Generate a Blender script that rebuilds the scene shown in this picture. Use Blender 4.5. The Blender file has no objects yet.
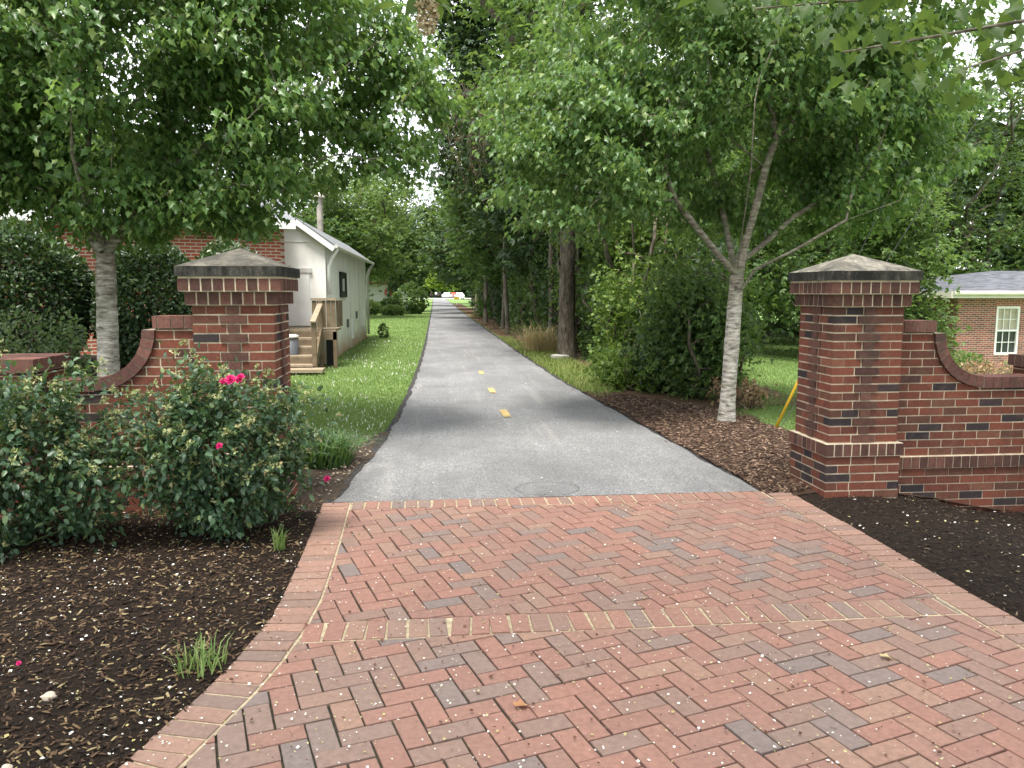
import bpy, math, random
import numpy as np
from mathutils import Vector, Matrix
rng = np.random.default_rng(7); random.seed(7)
S = bpy.context.scene; COL = S.collection
R = math.radians
MX = 0.94            # the gate is symmetric about this X

# ------------------------------------------------------------------ materials
class NT:
    def __init__(s, name):
        s.m = bpy.data.materials.new(name); s.m.use_nodes = True
        s.t = s.m.node_tree; s.t.nodes.clear()
        s.out = s.t.nodes.new('ShaderNodeOutputMaterial')
    def n(s, typ, props=None, **ins):
        nd = s.t.nodes.new('ShaderNode' + typ)
        for k, v in (props or {}).items(): setattr(nd, k, v)
        for k, v in ins.items():
            key = k.replace('_', ' ')
            sock = nd.inputs[int(k[1:])] if (k[0] == 'i' and k[1:].isdigit()) else nd.inputs[key]
            if isinstance(v, bpy.types.NodeSocket): s.t.links.new(v, sock)
            else:
                if isinstance(v, (tuple, list)) and len(v) == 3 and sock.type == 'RGBA': v = (*v, 1)
                sock.default_value = v
        return nd
    def ramp(s, fac, stops, interp='LINEAR'):
        nd = s.t.nodes.new('ShaderNodeValToRGB'); cr = nd.color_ramp; cr.interpolation = interp
        while len(cr.elements) < len(stops): cr.elements.new(0.5)
        for e, (p, c) in zip(cr.elements, stops):
            e.position = p; e.color = (*c, 1) if len(c) == 3 else c
        s.t.links.new(fac, nd.inputs[0]); return nd.outputs[0]
    def mix(s, fac, a, b, mode='MIX'):
        nd = s.t.nodes.new('ShaderNodeMix'); nd.data_type = 'RGBA'; nd.blend_type = mode
        for sock, v in ((nd.inputs[0], fac), (nd.inputs[6], a), (nd.inputs[7], b)):
            if isinstance(v, bpy.types.NodeSocket): s.t.links.new(v, sock)
            else: sock.default_value = (*v, 1) if isinstance(v, (tuple, list)) else v
        return nd.outputs[2]
    def obj(s): return s.n('TexCoord').outputs['Object']
    def pos(s): return s.n('NewGeometry').outputs['Position']
    def island(s): return s.n('NewGeometry').outputs['Random Per Island']
    def scaled(s, vec, sc): return s.n('Mapping', Vector=vec, Scale=sc).outputs[0]
    def noise(s, vec, scale, detail=4, rough=.55): return s.n('TexNoise', Vector=vec, Scale=scale, Detail=detail, Roughness=rough).outputs[0]
    def bump(s, h, strength=.4, dist=.01): return s.n('Bump', Height=h, Strength=strength, Distance=dist).outputs[0]
    def pbsdf(s, col, rough=.8, normal=None, spec=.3, metal=0.):
        nd = s.n('BsdfPrincipled', Base_Color=col, Roughness=rough, Metallic=metal)
        nd.inputs['Specular IOR Level'].default_value = spec
        if normal is not None: s.t.links.new(normal, nd.inputs['Normal'])
        return nd.outputs[0]
    def done(s, sh): s.t.links.new(sh, s.out.inputs[0]); return s.m

def m_plain(name, c, rough=.6, var=.15, scale=6., bump=.15, metal=0., spec=.3):
    t = NT(name); p = t.pos(); n = t.noise(p, scale)
    c2 = tuple(x * (1 - var) for x in c); c3 = tuple(min(1, x * (1 + var)) for x in c)
    col = t.ramp(n, [(.3, c2), (.7, c3)])
    return t.done(t.pbsdf(col, rough, t.bump(t.noise(p, scale * 8), bump, .004), spec, metal))

def m_leaf(name, stops, trans=.35, rough=.42, spec=.35, tcol=None, tint=(.20, .30, .04)):
    t = NT(name); isl = t.island()
    col = t.ramp(isl, stops)
    big = t.noise(t.pos(), .9, 2)
    col = t.mix(t.ramp(big, [(.35, (0, 0, 0)), (.65, (.55, .55, .55))]), col, tcol or (.11, .17, .04), 'MIX') if tcol else col
    pb = t.pbsdf(col, rough, None, spec)
    tc = t.mix(.55, col, tint)
    tr = t.n('BsdfTranslucent', Color=tc).outputs[0]
    return t.done(t.n('MixShader', i0=trans, i1=pb, i2=tr).outputs[0])

def m_island(name, stops, rough=.85, nscale=60., nvar=.35, bump=.3, spec=.2, stain=0., interp='LINEAR', stops_s=None):
    t = NT(name); p = t.pos(); isl = t.island()
    col = t.ramp(isl, stops, interp)
    n = t.noise(p, nscale, 5, .65)
    col = t.mix(nvar, col, t.ramp(n, [(.3, (.25, .25, .25)), (.7, (1.6, 1.6, 1.6))]), 'MULTIPLY')
    if stain > 0:
        ef = t.noise(p, 11, 6, .75)
        col = t.mix(t.ramp(ef, [(.52, (0, 0, 0)), (.75, (.24, .24, .24))]), col, (.24, .155, .115))
        st = t.noise(t.scaled(p, (3., 3., 1.2)), 1.6, 6, .65)
        col = t.mix(t.ramp(st, [(.5, (0, 0, 0)), (.72, (stain,) * 3)]), col, (.035, .032, .028))
    return t.done(t.pbsdf(col, rough, t.bump(t.noise(p, nscale * 1.6, 3), bump, .004), spec))

M = {}
RED = [(0, (.026, .021, .024)), (.12, (.038, .028, .030)), (.14, (.095, .034, .024)), (.45, (.155, .050, .032)), (.75, (.12, .042, .028)), (.9, (.075, .036, .026)), (1, (.19, .074, .045))]
M['brick'] = m_island('wall_brick', RED, .85, 45, .35, .35, .2, .35)
M['brick_brown'] = m_island('brown_brick', [(0, (.055, .028, .024)), (.5, (.088, .042, .033)), (1, (.12, .055, .042))], .88, 45, .4, .35, .2, .6)
M['coping'] = m_island('coping_brick', [(0, (.08, .04, .034)), (.5, (.115, .053, .044)), (1, (.155, .073, .058))], .88, 45, .4, .35, .2, .55)
M['mortar'] = m_plain('mortar', (.45, .38, .285), .95, .3, 9, .5)
M['mortar_dark'] = m_plain('mortar_weathered', (.20, .165, .125), .95, .4, 9, .5)
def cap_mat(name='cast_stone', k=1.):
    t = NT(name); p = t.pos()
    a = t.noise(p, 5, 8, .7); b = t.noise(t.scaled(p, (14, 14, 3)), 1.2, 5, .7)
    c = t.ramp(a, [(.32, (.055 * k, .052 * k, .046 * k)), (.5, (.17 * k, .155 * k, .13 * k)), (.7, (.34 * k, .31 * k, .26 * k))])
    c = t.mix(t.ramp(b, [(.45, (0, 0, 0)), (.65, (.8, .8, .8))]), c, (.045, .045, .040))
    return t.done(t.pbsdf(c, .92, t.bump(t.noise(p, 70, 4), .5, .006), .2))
M['cap'] = cap_mat(); M['cap_shaded'] = cap_mat('shaded_cast_stone', .5)
def cap_edge():
    t = NT('cast_stone_edge'); p = t.pos()
    a = t.noise(t.scaled(p, (1, 1, .35)), 9, 8, .75)
    c = t.ramp(a, [(.46, (.014, .014, .013)), (.60, (.05, .047, .04)), (.76, (.20, .18, .15))])
    return t.done(t.pbsdf(c, .92, t.bump(t.noise(p, 60, 4), .6, .008), .2))
M['cap_edge'] = cap_edge()
PAV = [(0, (.185, .145, .135)), (.04, (.20, .15, .135)), (.12, (.23, .15, .122)), (.26, (.24, .14, .108)), (.34, (.27, .132, .098)), (.6, (.295, .138, .10)), (.8, (.26, .125, .094)), (.9, (.30, .168, .115)), (1, (.235, .145, .115))]
def paver_mat(name, PAVS):
    t = NT(name); p = t.pos(); isl = t.island()
    col = t.ramp(isl, PAVS)
    col = t.mix(.4, col, t.ramp(t.noise(p, 38, 6, .7), [(.3, (.45, .45, .45)), (.7, (1.45, 1.45, 1.45))]), 'MULTIPLY')
    big = t.noise(p, 1.3, 4, .6)
    col = t.mix(t.ramp(big, [(.4, (0, 0, 0)), (.75, (.35, .35, .35))]), col, (.20, .14, .12))
    sp = t.noise(p, 17, 3, .5)
    col = t.mix(t.ramp(sp, [(.70, (0, 0, 0)), (.74, (.6, .6, .6))]), col, (.10, .055, .05))
    col = t.n('HueSaturation', Saturation=.90, Value=.87, Color=col).outputs[0]
    return t.done(t.pbsdf(col, .78, t.bump(t.noise(p, 110, 4, .7), .35, .003), .3))
M['paver'] = paver_mat('clay_paver', PAV)
M['paver_border'] = paver_mat('clay_paver_border', [(0, (.21, .14, .115)), (.15, (.25, .15, .115)), (.5, (.31, .165, .118)), (.8, (.33, .185, .13)), (1, (.28, .165, .125))])
M['joint'] = m_plain('joint_sand', (.036, .032, .022), .95, .5, 30, .6)
M['joint_mortar'] = m_plain('joint_mortar', (.36, .30, .205), .95, .35, 25, .6)
def asphalt_mat():
    t = NT('asphalt'); p = t.pos()
    v = t.n('TexVoronoi', Vector=p, Scale=95.).outputs['Color']
    g = t.n('RGBToBW', Color=v).outputs[0]
    col = t.ramp(g, [(.15, (.115, .115, .12)), (.55, (.19, .19, .195)), (.85, (.265, .265, .265)), (.97, (.40, .39, .37))])
    b = t.noise(t.scaled(p, (.8, .55, 1)), 1.0, 6, .65)
    col = t.mix(t.ramp(b, [(.38, (.52, .52, .52)), (.62, (0, 0, 0))]), col, (.085, .083, .082))
    s = t.noise(t.scaled(p, (5, .25, 1)), 1.1, 4, .6)
    col = t.mix(t.ramp(s, [(.55, (0, 0, 0)), (.75, (.3, .3, .3))]), col, (.33, .32, .30))
    cr = t.n('TexVoronoi', {'feature': 'DISTANCE_TO_EDGE'}, Vector=t.mix(.12, p, t.n('TexNoise', Vector=p, Scale=2.).outputs['Color']), Scale=.42).outputs['Distance']
    col = t.mix(t.ramp(cr, [(.0, (.3, .3, .3)), (.005, (0, 0, 0))]), col, (.07, .07, .07))
    pa = t.noise(t.scaled(p, (1.6, .7, 1)), 1.7, 2, .4)
    col = t.mix(t.ramp(pa, [(.60, (0, 0, 0)), (.64, (.35, .35, .35))]), col, (.12, .12, .122))
    return t.done(t.pbsdf(col, .85, t.bump(g, .5, .004), .3))
M['asphalt'] = asphalt_mat()
M['asphalt_edge'] = m_plain('asphalt_edge', (.035, .033, .032), .95, .5, 14, .9)
M['ring'] = m_plain('tar_line', (.13, .13, .13), .9, .4, 9, .2)
M['yellow'] = m_plain('yellow_paint', (.40, .29, .12), .8, .5, 26, .4)
M['pale_concrete'] = m_plain('pale_concrete', (.42, .40, .36), .9, .2, 4, .4)
def ground_mat():
    t = NT('grass_ground'); p = t.pos()
    a = t.noise(p, .55, 5, .6); b = t.noise(p, 22, 6, .7)
    col = t.ramp(a, [(.3, (.11, .175, .055)), (.55, (.155, .235, .075)), (.75, (.20, .265, .095))])
    col = t.mix(.6, col, t.ramp(b, [(.3, (.4, .4, .4)), (.7, (1.5, 1.5, 1.5))]), 'MULTIPLY')
    return t.done(t.pbsdf(col, .95, t.bump(b, .8, .04), .1))
M['ground'] = ground_mat()
def mulch_mat(name, c0, c1, c2):
    t = NT(name); p = t.pos()
    b = t.noise(p, 42, 6, .75); a = t.noise(p, 1.2, 3)
    col = t.ramp(b, [(.35, c0), (.55, c1), (.8, c2)])
    col = t.mix(t.ramp(a, [(.4, (0, 0, 0)), (.7, (.4, .4, .4))]), col, c0)
    return t.done(t.pbsdf(col, .95, t.bump(b, 1., .02), .15))
M['mulch'] = mulch_mat('mulch', (.012, .008, .006), (.026, .017, .012), (.065, .042, .028))
M['mulch_red'] = mulch_mat('mulch_reddish', (.032, .018, .012), (.075, .045, .030), (.15, .095, .06))
M['dirt'] = mulch_mat('bare_dirt', (.05, .036, .028), (.085, .065, .05), (.17, .135, .105))
M['litter_floor'] = mulch_mat('leaf_litter', (.055, .036, .022), (.12, .078, .048), (.20, .14, .09))
CHIP = [(0, (.010, .007, .006)), (.45, (.030, .019, .013)), (.74, (.075, .045, .027)), (.9, (.15, .10, .055)), (1, (.30, .24, .13))]
M['chip'] = m_island('bark_chip', CHIP, .9, 80, .3, .3, .2)
M['chip_red'] = m_island('bark_chip_reddish', [(0, (.022, .013, .010)), (.45, (.062, .037, .026)), (.8, (.12, .076, .052)), (1, (.27, .19, .135))], .9, 80, .3, .3, .2)
M['brown_petal'] = m_island('brown_petal', [(0, (.05, .025, .018)), (1, (.13, .06, .04))], .8, 30, .1, 0)
M['chip_dark'] = m_island('dark_bark_chip', [(0, (.008, .006, .005)), (.7, (.026, .018, .014)), (.93, (.06, .042, .03)), (1, (.16, .12, .08))], .9, 80, .3, .3, .2)
M['petal'] = m_island('fallen_petal', [(0, (.62, .60, .55)), (.5, (.75, .73, .68)), (.62, (.40, .38, .20)), (.8, (.35, .30, .13)), (1, (.16, .10, .06))], .7, 30, .1, 0, .3, interp='CONSTANT')
M['grass'] = m_leaf('grass_blade', [(0, (.11, .19, .055)), (.5, (.175, .265, .085)), (.85, (.235, .32, .11)), (1, (.35, .36, .17))], .4, .55, .2)
M['grass_rough'] = m_leaf('rough_grass_blade', [(0, (.08, .13, .03)), (.5, (.14, .20, .045)), (.8, (.22, .24, .08)), (1, (.34, .28, .14))], .3, .6, .2)
M['dry_grass'] = m_leaf('dry_grass_blade', [(0, (.36, .29, .14)), (.6, (.52, .43, .24)), (1, (.26, .27, .10))], .3, .7, .2, None, (.45, .33, .18))
M['liriope'] = m_leaf('lilyturf_blade', [(0, (.03, .075, .025)), (.6, (.065, .14, .045)), (1, (.14, .22, .075))], .3, .38, .5)
M['clover'] = m_plain('clover_white', (.7, .7, .62), .8, .1)
M['maple_leaf'] = m_leaf('maple_leaf', [(0, (.055, .118, .038)), (.5, (.115, .22, .066)), (.85, (.18, .29, .095)), (1, (.28, .36, .12))], .52, .36, .5)
M['maple_leaf_right'] = m_leaf('maple_leaf_lighter', [(0, (.056, .12, .042)), (.5, (.122, .228, .076)), (.85, (.19, .30, .105)), (1, (.30, .37, .13))], .52, .36, .5)
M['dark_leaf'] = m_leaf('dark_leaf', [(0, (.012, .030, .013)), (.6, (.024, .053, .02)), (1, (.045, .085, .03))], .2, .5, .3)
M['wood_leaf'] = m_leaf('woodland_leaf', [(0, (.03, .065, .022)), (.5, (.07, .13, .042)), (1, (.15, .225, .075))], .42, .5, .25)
M['light_leaf'] = m_leaf('light_leaf', [(0, (.07, .125, .04)), (.5, (.12, .19, .062)), (1, (.19, .27, .09))], .45, .5, .25)
M['vine_leaf'] = m_leaf('vine_leaf', [(0, (.045, .09, .02)), (.5, (.11, .19, .04)), (1, (.24, .32, .075))], .45, .45, .3)
M['lime_leaf'] = m_leaf('lime_leaf', [(0, (.17, .27, .04)), (1, (.28, .38, .06))], .45, .5, .25)
M['holly_leaf'] = m_leaf('clipped_shrub_leaf', [(0, (.02, .045, .018)), (.6, (.042, .085, .032)), (.9, (.08, .135, .05)), (1, (.15, .20, .08))], .15, .34, .5)
M['loose_leaf'] = m_leaf('loose_shrub_leaf', [(0, (.07, .12, .05)), (.6, (.13, .20, .08)), (1, (.24, .31, .14))], .3, .45, .3)
M['rose_leaf'] = m_leaf('rose_leaf', [(0, (.024, .056, .03)), (.6, (.046, .098, .048)), (.9, (.08, .145, .065)), (1, (.17, .22, .08))], .25, .40, .45)
M['bud'] = m_leaf('rose_hip_star', [(0, (.20, .26, .10)), (.5, (.34, .36, .17)), (.9, (.46, .45, .26)), (1, (.33, .20, .10))], .25, .6, .2)
M['pink'] = m_leaf('pink_petal', [(0, (.66, .018, .16)), (1, (.80, .07, .30))], .25, .5, .3, None, (.8, .06, .28))
M['near_leaf'] = m_leaf('overhead_leaf', [(0, (.045, .085, .026)), (.5, (.07, .125, .036)), (1, (.11, .17, .05))], .45, .45, .3)
M['seed'] = m_leaf('dry_seed_cluster', [(0, (.30, .22, .13)), (.6, (.45, .36, .24)), (1, (.62, .55, .42))], .2, .8, .1, None, (.45, .33, .18))
M['dead'] = m_island('dead_vine', [(0, (.09, .07, .055)), (.6, (.16, .128, .10)), (1, (.25, .21, .165))], .9, 30, .3, .2)
M['dead_leaf'] = m_leaf('dead_brush_leaf', [(0, (.20, .12, .07)), (.6, (.34, .22, .13)), (1, (.45, .34, .22))], .3, .8, .1, None, (.45, .33, .18))
def bark(name, c0, c1, c2, band=(1.2, 1.2, 5.), sc=6., bump=.6, upper=None):
    t = NT(name); p = t.pos()
    a = t.noise(t.scaled(p, band), sc, 8, .72); b = t.noise(p, 3, 4, .6)
    col = t.ramp(a, [(.36, c0), (.5, c1), (.66, c2)])
    col = t.mix(t.ramp(b, [(.52, (0, 0, 0)), (.7, (.45, .45, .45))]), col, (.13, .17, .085))
    if upper:      # the lichen thins out towards the fork
        z = t.n('SeparateXYZ', Vector=p).outputs[2]; u = t.ramp(a, [(.36, upper[0]), (.5, upper[1]), (.66, upper[2])])
        zz = t.n('Math', {'operation': 'ADD'}, i0=z, i1=t.n('Math', {'operation': 'MULTIPLY'}, i0=b, i1=.9).outputs[0]).outputs[0]
        f = t.n('MapRange', Value=zz, i1=1.75, i2=2.35).outputs[0]; col = t.mix(f, col, u)
        kn = t.noise(p, 7, 3, .5); col = t.mix(t.ramp(kn, [(.64, (0, 0, 0)), (.70, (.8, .8, .8))]), col, (.05, .045, .038))
    return t.done(t.pbsdf(col, .92, t.bump(a, bump, .02), .2))
LIMB = ((.06, .05, .04), (.17, .147, .12), (.34, .31, .265))
M['maple_bark'] = bark('pale_lichen_bark', (.075, .066, .055), (.31, .29, .255), (.55, .53, .48), upper=LIMB)
M['limb_bark'] = bark('limb_bark', (.06, .05, .04), (.17, .147, .12), (.34, .31, .265))
M['wood_bark'] = bark('woodland_bark', (.03, .024, .018), (.085, .068, .052), (.17, .145, .115), (2.5, 2.5, .5), 8.)
M['thin_bark'] = bark('slender_bark', (.06, .05, .04), (.13, .105, .085), (.21, .18, .15), (2, 2, .6), 8.)
def wallbrick(name, c1, c2, cm, mortar=.008, bias=0.):
    t = NT(name); o = t.obj()
    sx = t.n('SeparateXYZ', Vector=o)
    v = t.n('CombineXYZ', X=sx.outputs[0], Y=sx.outputs[2], Z=0.).outputs[0]
    b = t.n('TexBrick', {'offset': .5}, Vector=v, Color1=c1, Color2=c2, Mortar=cm, Scale=1., Mortar_Size=mortar, Mortar_Smooth=.1, Bias=bias, Brick_Width=.205, Row_Height=.0677)
    col = t.mix(.35, b.outputs[0], t.ramp(t.noise(o, 3, 6, .7), [(.3, (.5, .5, .5)), (.7, (1.4, 1.4, 1.4))]), 'MULTIPLY')
    return t.done(t.pbsdf(col, .9, t.bump(b.outputs[1], -.5, .008), .2))
M['bldg_brick'] = wallbrick('building_brick', (.33, .085, .055), (.23, .06, .042), (.40, .34, .29), .010)
M['house_brick'] = wallbrick('house_brick', (.29, .095, .07), (.09, .05, .045), (.36, .30, .25), .010, -.15)
M['white_paint'] = m_plain('white_paint', (.74, .74, .72), .55, .06, 3, .1)
def stucco():
    t = NT('pale_stucco'); p = t.pos(); o = t.obj()
    a = t.noise(t.scaled(p, (2, 2, .5)), 1.2, 6, .65)
    col = t.ramp(a, [(.35, (.68, .67, .63)), (.6, (.80, .79, .76))])
    z = t.n('SeparateXYZ', Vector=p).outputs[2]
    h = t.n('Math', {'operation': 'ADD'}, i0=z, i1=t.n('Math', {'operation': 'MULTIPLY'}, i0=t.noise(p, 1.5, 4), i1=.5).outputs[0]).outputs[0]
    col = t.mix(t.ramp(h, [(.30, (.75, .75, .75)), (.72, (0, 0, 0))]), col, (.46, .25, .12))   # splashed clay stain along the foot of the wall
    return t.done(t.pbsdf(col, .9, t.bump(t.noise(p, 40, 4), .3, .006), .2))
M['stucco'] = stucco()
M['metal_roof'] = m_plain('grey_metal_roof', (.13, .135, .14), .5, .12, 2, .1, 0, .4)
M['gutter'] = m_plain('gutter_metal', (.50, .49, .46), .5, .1, 3, .05)
def shingle_mat():
    t = NT('asphalt_shingle'); p = t.pos()
    w = t.n('TexVoronoi', Vector=t.scaled(p, (3.2, 9, 9)), Scale=1.).outputs['Color']
    g = t.n('RGBToBW', Color=w).outputs[0]
    col = t.ramp(g, [(.2, (.06, .063, .075)), (.8, (.125, .13, .15))])
    return t.done(t.pbsdf(col, .9, t.bump(g, .5, .02), .2))
M['shingle'] = shingle_mat()
M['fascia'] = m_plain('cream_fascia', (.60, .58, .50), .6, .06, 3, .05)
M['glass'] = m_plain('dark_window_glass', (.035, .04, .045), .08, .5, 2, 0, 0, .6)
M['curtain'] = m_plain('pale_curtain', (.38, .35, .27), .8, .15, 8, .1)
M['deck'] = m_plain('weathered_wood', (.15, .112, .072), .85, .25, 7, .3)
M['deck_dark'] = m_plain('weathered_wood_side', (.15, .11, .07), .85, .25, 7, .3)
M['deck_light'] = m_plain('sunbleached_wood', (.27, .215, .15), .85, .15, 7, .3)
M['grey_plastic'] = m_plain('grey_plastic', (.085, .09, .10), .5, .1, 3, .05)
M['black'] = m_plain('black_paint', (.02, .02, .022), .6, .2, 3, .05)
M['rust_pipe'] = m_plain('galvanised_pipe', (.36, .33, .29), .5, .3, 4, .1, .3)
M['yellow_plastic'] = m_plain('yellow_plastic', (.56, .36, .03), .5, .1, 5, .05)
M['steel_wire'] = m_plain('steel_wire', (.10, .10, .10), .5, .1)
M['stone'] = m_island('pale_stone', [(0, (.42, .36, .28)), (.5, (.52, .46, .37)), (1, (.36, .29, .22))], .9, 25, .25, .4)
M['gravel'] = m_island('gravel', [(0, (.08, .06, .045)), (.6, (.20, .155, .115)), (1, (.38, .32, .25))], .9, 25, .25, .4)
M['tan_leaf'] = m_leaf('fallen_leaf', [(0, (.45, .17, .06)), (.5, (.36, .15, .07)), (1, (.5, .42, .22))], .2, .7, .2, None, (.45, .33, .18))
M['car_white'] = m_plain('white_car_paint', (.78, .78, .78), .25, .03, 1, 0, 0, .5)
M['car_red'] = m_plain('red_car_paint', (.45, .06, .04), .3, .05, 1, 0, 0, .5)
M['rubber'] = m_plain('tyre_rubber', (.02, .02, .02), .9, .2)
M['brown_roof'] = m_plain('brown_roof', (.20, .10, .065), .9, .25, 2, .2)
M['skin'] = m_plain('skin', (.42, .26, .19), .6, .1)
M['navy'] = m_plain('navy_cloth', (.015, .02, .045), .9, .2)
M['dark_cloth'] = m_plain('black_cloth', (.012, .012, .014), .9, .2)
M['white_cloth'] = m_plain('white_cloth', (.72, .72, .72), .9, .08)
M['hair'] = m_plain('dark_hair', (.03, .022, .016), .7, .2)

# ------------------------------------------------------------------ objects
WL = {}
def tag(o, label=None, cat=None, group=None, kind=None):
    if label: o['label'] = label
    if cat: o['category'] = cat
    if group: o['group'] = group
    if kind: o['kind'] = kind
    return o
def thing(name, label, cat, loc, group=None):
    o = bpy.data.objects.new(name, None); COL.objects.link(o); o.location = loc
    o.empty_display_size = .2
    WL[o.name] = np.array(loc, float); return tag(o, label, cat, group, 'thing')
def link(me, name, mat, parent=None, smooth=False):
    me.materials.append(mat)
    if smooth: me.polygons.foreach_set('use_smooth', np.ones(len(me.polygons), bool))
    o = bpy.data.objects.new(name, me); COL.objects.link(o)
    if parent is not None: o.parent = parent; WL[o.name] = WL[parent.name]
    else: WL[o.name] = np.zeros(3)
    return o
def build_np(name, V, F, mat, parent=None, smooth=False, kind=None):
    V = np.asarray(V, np.float64); F = np.asarray(F, np.int32); k = F.shape[1]
    if parent is not None: V = V - WL[parent.name]
    me = bpy.data.meshes.new(name)
    me.vertices.add(len(V)); me.vertices.foreach_set('co', V.astype(np.float32).ravel())
    me.loops.add(F.size); me.loops.foreach_set('vertex_index', F.ravel())
    me.polygons.add(len(F)); me.polygons.foreach_set('loop_start', np.arange(len(F), dtype=np.int32) * k)
    me.update(calc_edges=True)
    o = link(me, name, mat, parent, smooth)
    if kind: o['kind'] = kind
    return o
class MB:
    def __init__(s): s.v = []; s.f = []
    def add(s, vs, fs):
        b = len(s.v); s.v += [tuple(map(float, q)) for q in vs]; s.f += [tuple(b + i for i in f) for f in fs]; return s
    def box(s, x0, x1, y0, y1, z0, z1):
        if x0 > x1: x0, x1 = x1, x0
        return s.add([(x0, y0, z0), (x1, y0, z0), (x1, y1, z0), (x0, y1, z0), (x0, y0, z1), (x1, y0, z1), (x1, y1, z1), (x0, y1, z1)],
                     [(0, 3, 2, 1), (4, 5, 6, 7), (0, 1, 5, 4), (1, 2, 6, 5), (2, 3, 7, 6), (3, 0, 4, 7)])
    def obox(s, c, ax, ay, az):      # centre and three half-axis vectors
        c, ax, ay, az = map(np.asarray, (c, ax, ay, az))
        vs = [c + i * ax + j * ay + k * az for k in (-1, 1) for i, j in ((-1, -1), (1, -1), (1, 1), (-1, 1))]
        return s.add(vs, [(0, 3, 2, 1), (4, 5, 6, 7), (0, 1, 5, 4), (1, 2, 6, 5), (2, 3, 7, 6), (3, 0, 4, 7)])
    def bar(s, a, b, w, h, up=(0, 0, 1)):
        a, b = np.asarray(a, float), np.asarray(b, float); d = b - a; L = np.linalg.norm(d); d /= L
        sd = np.cross(d, up); sd /= max(np.linalg.norm(sd), 1e-6); u = np.cross(sd, d)
        return s.obox((a + b) / 2, d * L / 2, sd * w / 2, u * h / 2)
    def prism(s, poly, z0, z1, top_inset=None, chamfer=0.):
        poly = np.asarray(poly, float); n = len(poly)
        vs = [(*p, z0) for p in poly]
        if chamfer:
            c = poly.mean(0); ins = []
            for i in range(n):
                a, b, d = poly[i - 1], poly[i], poly[(i + 1) % n]
                e1 = (b - a) / max(np.linalg.norm(b - a), 1e-9); e2 = (d - b) / max(np.linalg.norm(d - b), 1e-9)
                n1 = np.array([-e1[1], e1[0]]); n2 = np.array([-e2[1], e2[0]])
                q = n1 + n2; q /= max(np.dot(q, q), .3) ; ins.append(b + 2 * q * chamfer)
            vs += [(*p, z1 - chamfer) for p in poly] + [(*p, z1) for p in ins]
            fs = [tuple(range(2 * n, 3 * n))]
            for L in (0, 1):
                fs += [(L * n + i, L * n + (i + 1) % n, (L + 1) * n + (i + 1) % n, (L + 1) * n + i) for i in range(n)]
            return s.add(vs, fs)
        vs += [(*p, z1) for p in poly]
        return s.add(vs, [tuple(range(n))[::-1], tuple(range(n, 2 * n))] + [(i, (i + 1) % n, n + (i + 1) % n, n + i) for i in range(n)])
    def tube(s, pts, rad, n=6, cap=True):
        V, F = tube_np(np.asarray(pts, float), np.asarray(rad, float), n)
        b = len(s.v); s.add(V, [tuple(f) for f in F])
        if cap: s.f.append(tuple(range(b + len(V) - n, b + len(V)))); s.f.append(tuple(range(b, b + n))[::-1])
        return s
    def cyl(s, a, b, r, n=12): return s.tube([a, b], [r, r], n)
    def build(s, name, mat, parent=None, smooth=False, kind=None):
        me = bpy.data.meshes.new(name); off = WL[parent.name] if parent is not None else np.zeros(3)
        me.from_pydata([tuple(np.asarray(q) - off) for q in s.v], [], s.f); me.update()
        o = link(me, name, mat, parent, smooth)
        if kind: o['kind'] = kind
        return o
def tube_np(P, r, n):
    m = len(P); d = np.gradient(P, axis=0); d /= np.maximum(np.linalg.norm(d, axis=1, keepdims=True), 1e-9)
    ref = np.array([0, 0, 1.]) if abs(d[:, 2]).mean() < .8 else np.array([1., 0, 0])
    a = np.cross(d, ref); a /= np.maximum(np.linalg.norm(a, axis=1, keepdims=True), 1e-9); b = np.cross(d, a)
    th = np.arange(n) * 2 * np.pi / n
    V = P[:, None] + r[:, None, None] * (np.cos(th)[None, :, None] * a[:, None] + np.sin(th)[None, :, None] * b[:, None])
    i = np.arange(m - 1)[:, None] * n; j = np.arange(n)[None]; k = (j + 1) % n
    F = np.stack([i + j, i + k, i + n + k, i + n + j], -1).reshape(-1, 4)
    return V.reshape(-1, 3), F
def copy_tree(o, parent=None):
    c = o.copy(); COL.objects.link(c); c.parent = parent
    for ch in list(o.children): copy_tree(ch, c)
    return c
def ss(a, b, x):
    t = np.clip((np.asarray(x, float) - a) / (b - a), 0, 1); return t * t * (3 - 2 * t)
def vnoise(x, y, s=1., seed=0):
    x = np.asarray(x) * s; y = np.asarray(y) * s; o = 0
    for k, (a, b, c) in enumerate(((1.3, .7, .3), (-.8, 1.6, 1.7), (2.3, -1.9, 4.1), (3.1, 3.7, .9), (-5.3, 4.1, 2.2))):
        o = o + np.sin(a * x + b * y + c + seed) / (1.4 ** k)
    return o / 3.
def gz(x, y):
    """Height of the terrain."""
    x = np.asarray(x, float); y = np.asarray(y, float)
    z = .56 * ss(-2.0, -3.0, x + 0.10 * (y - 8)) * ss(5.9, 6.0, y) * ss(14.6, 13.4, y)
    z = z - 1.1 * ss(5., 17., x) * ss(-10, 4, y)
    z = z - .20 * ss(3.35, 4.7, x) * ss(7.2, 6.3, y)
    z = z + .25 * ss(-3., -9., x) * ss(15., 19., y)
    return z

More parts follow.
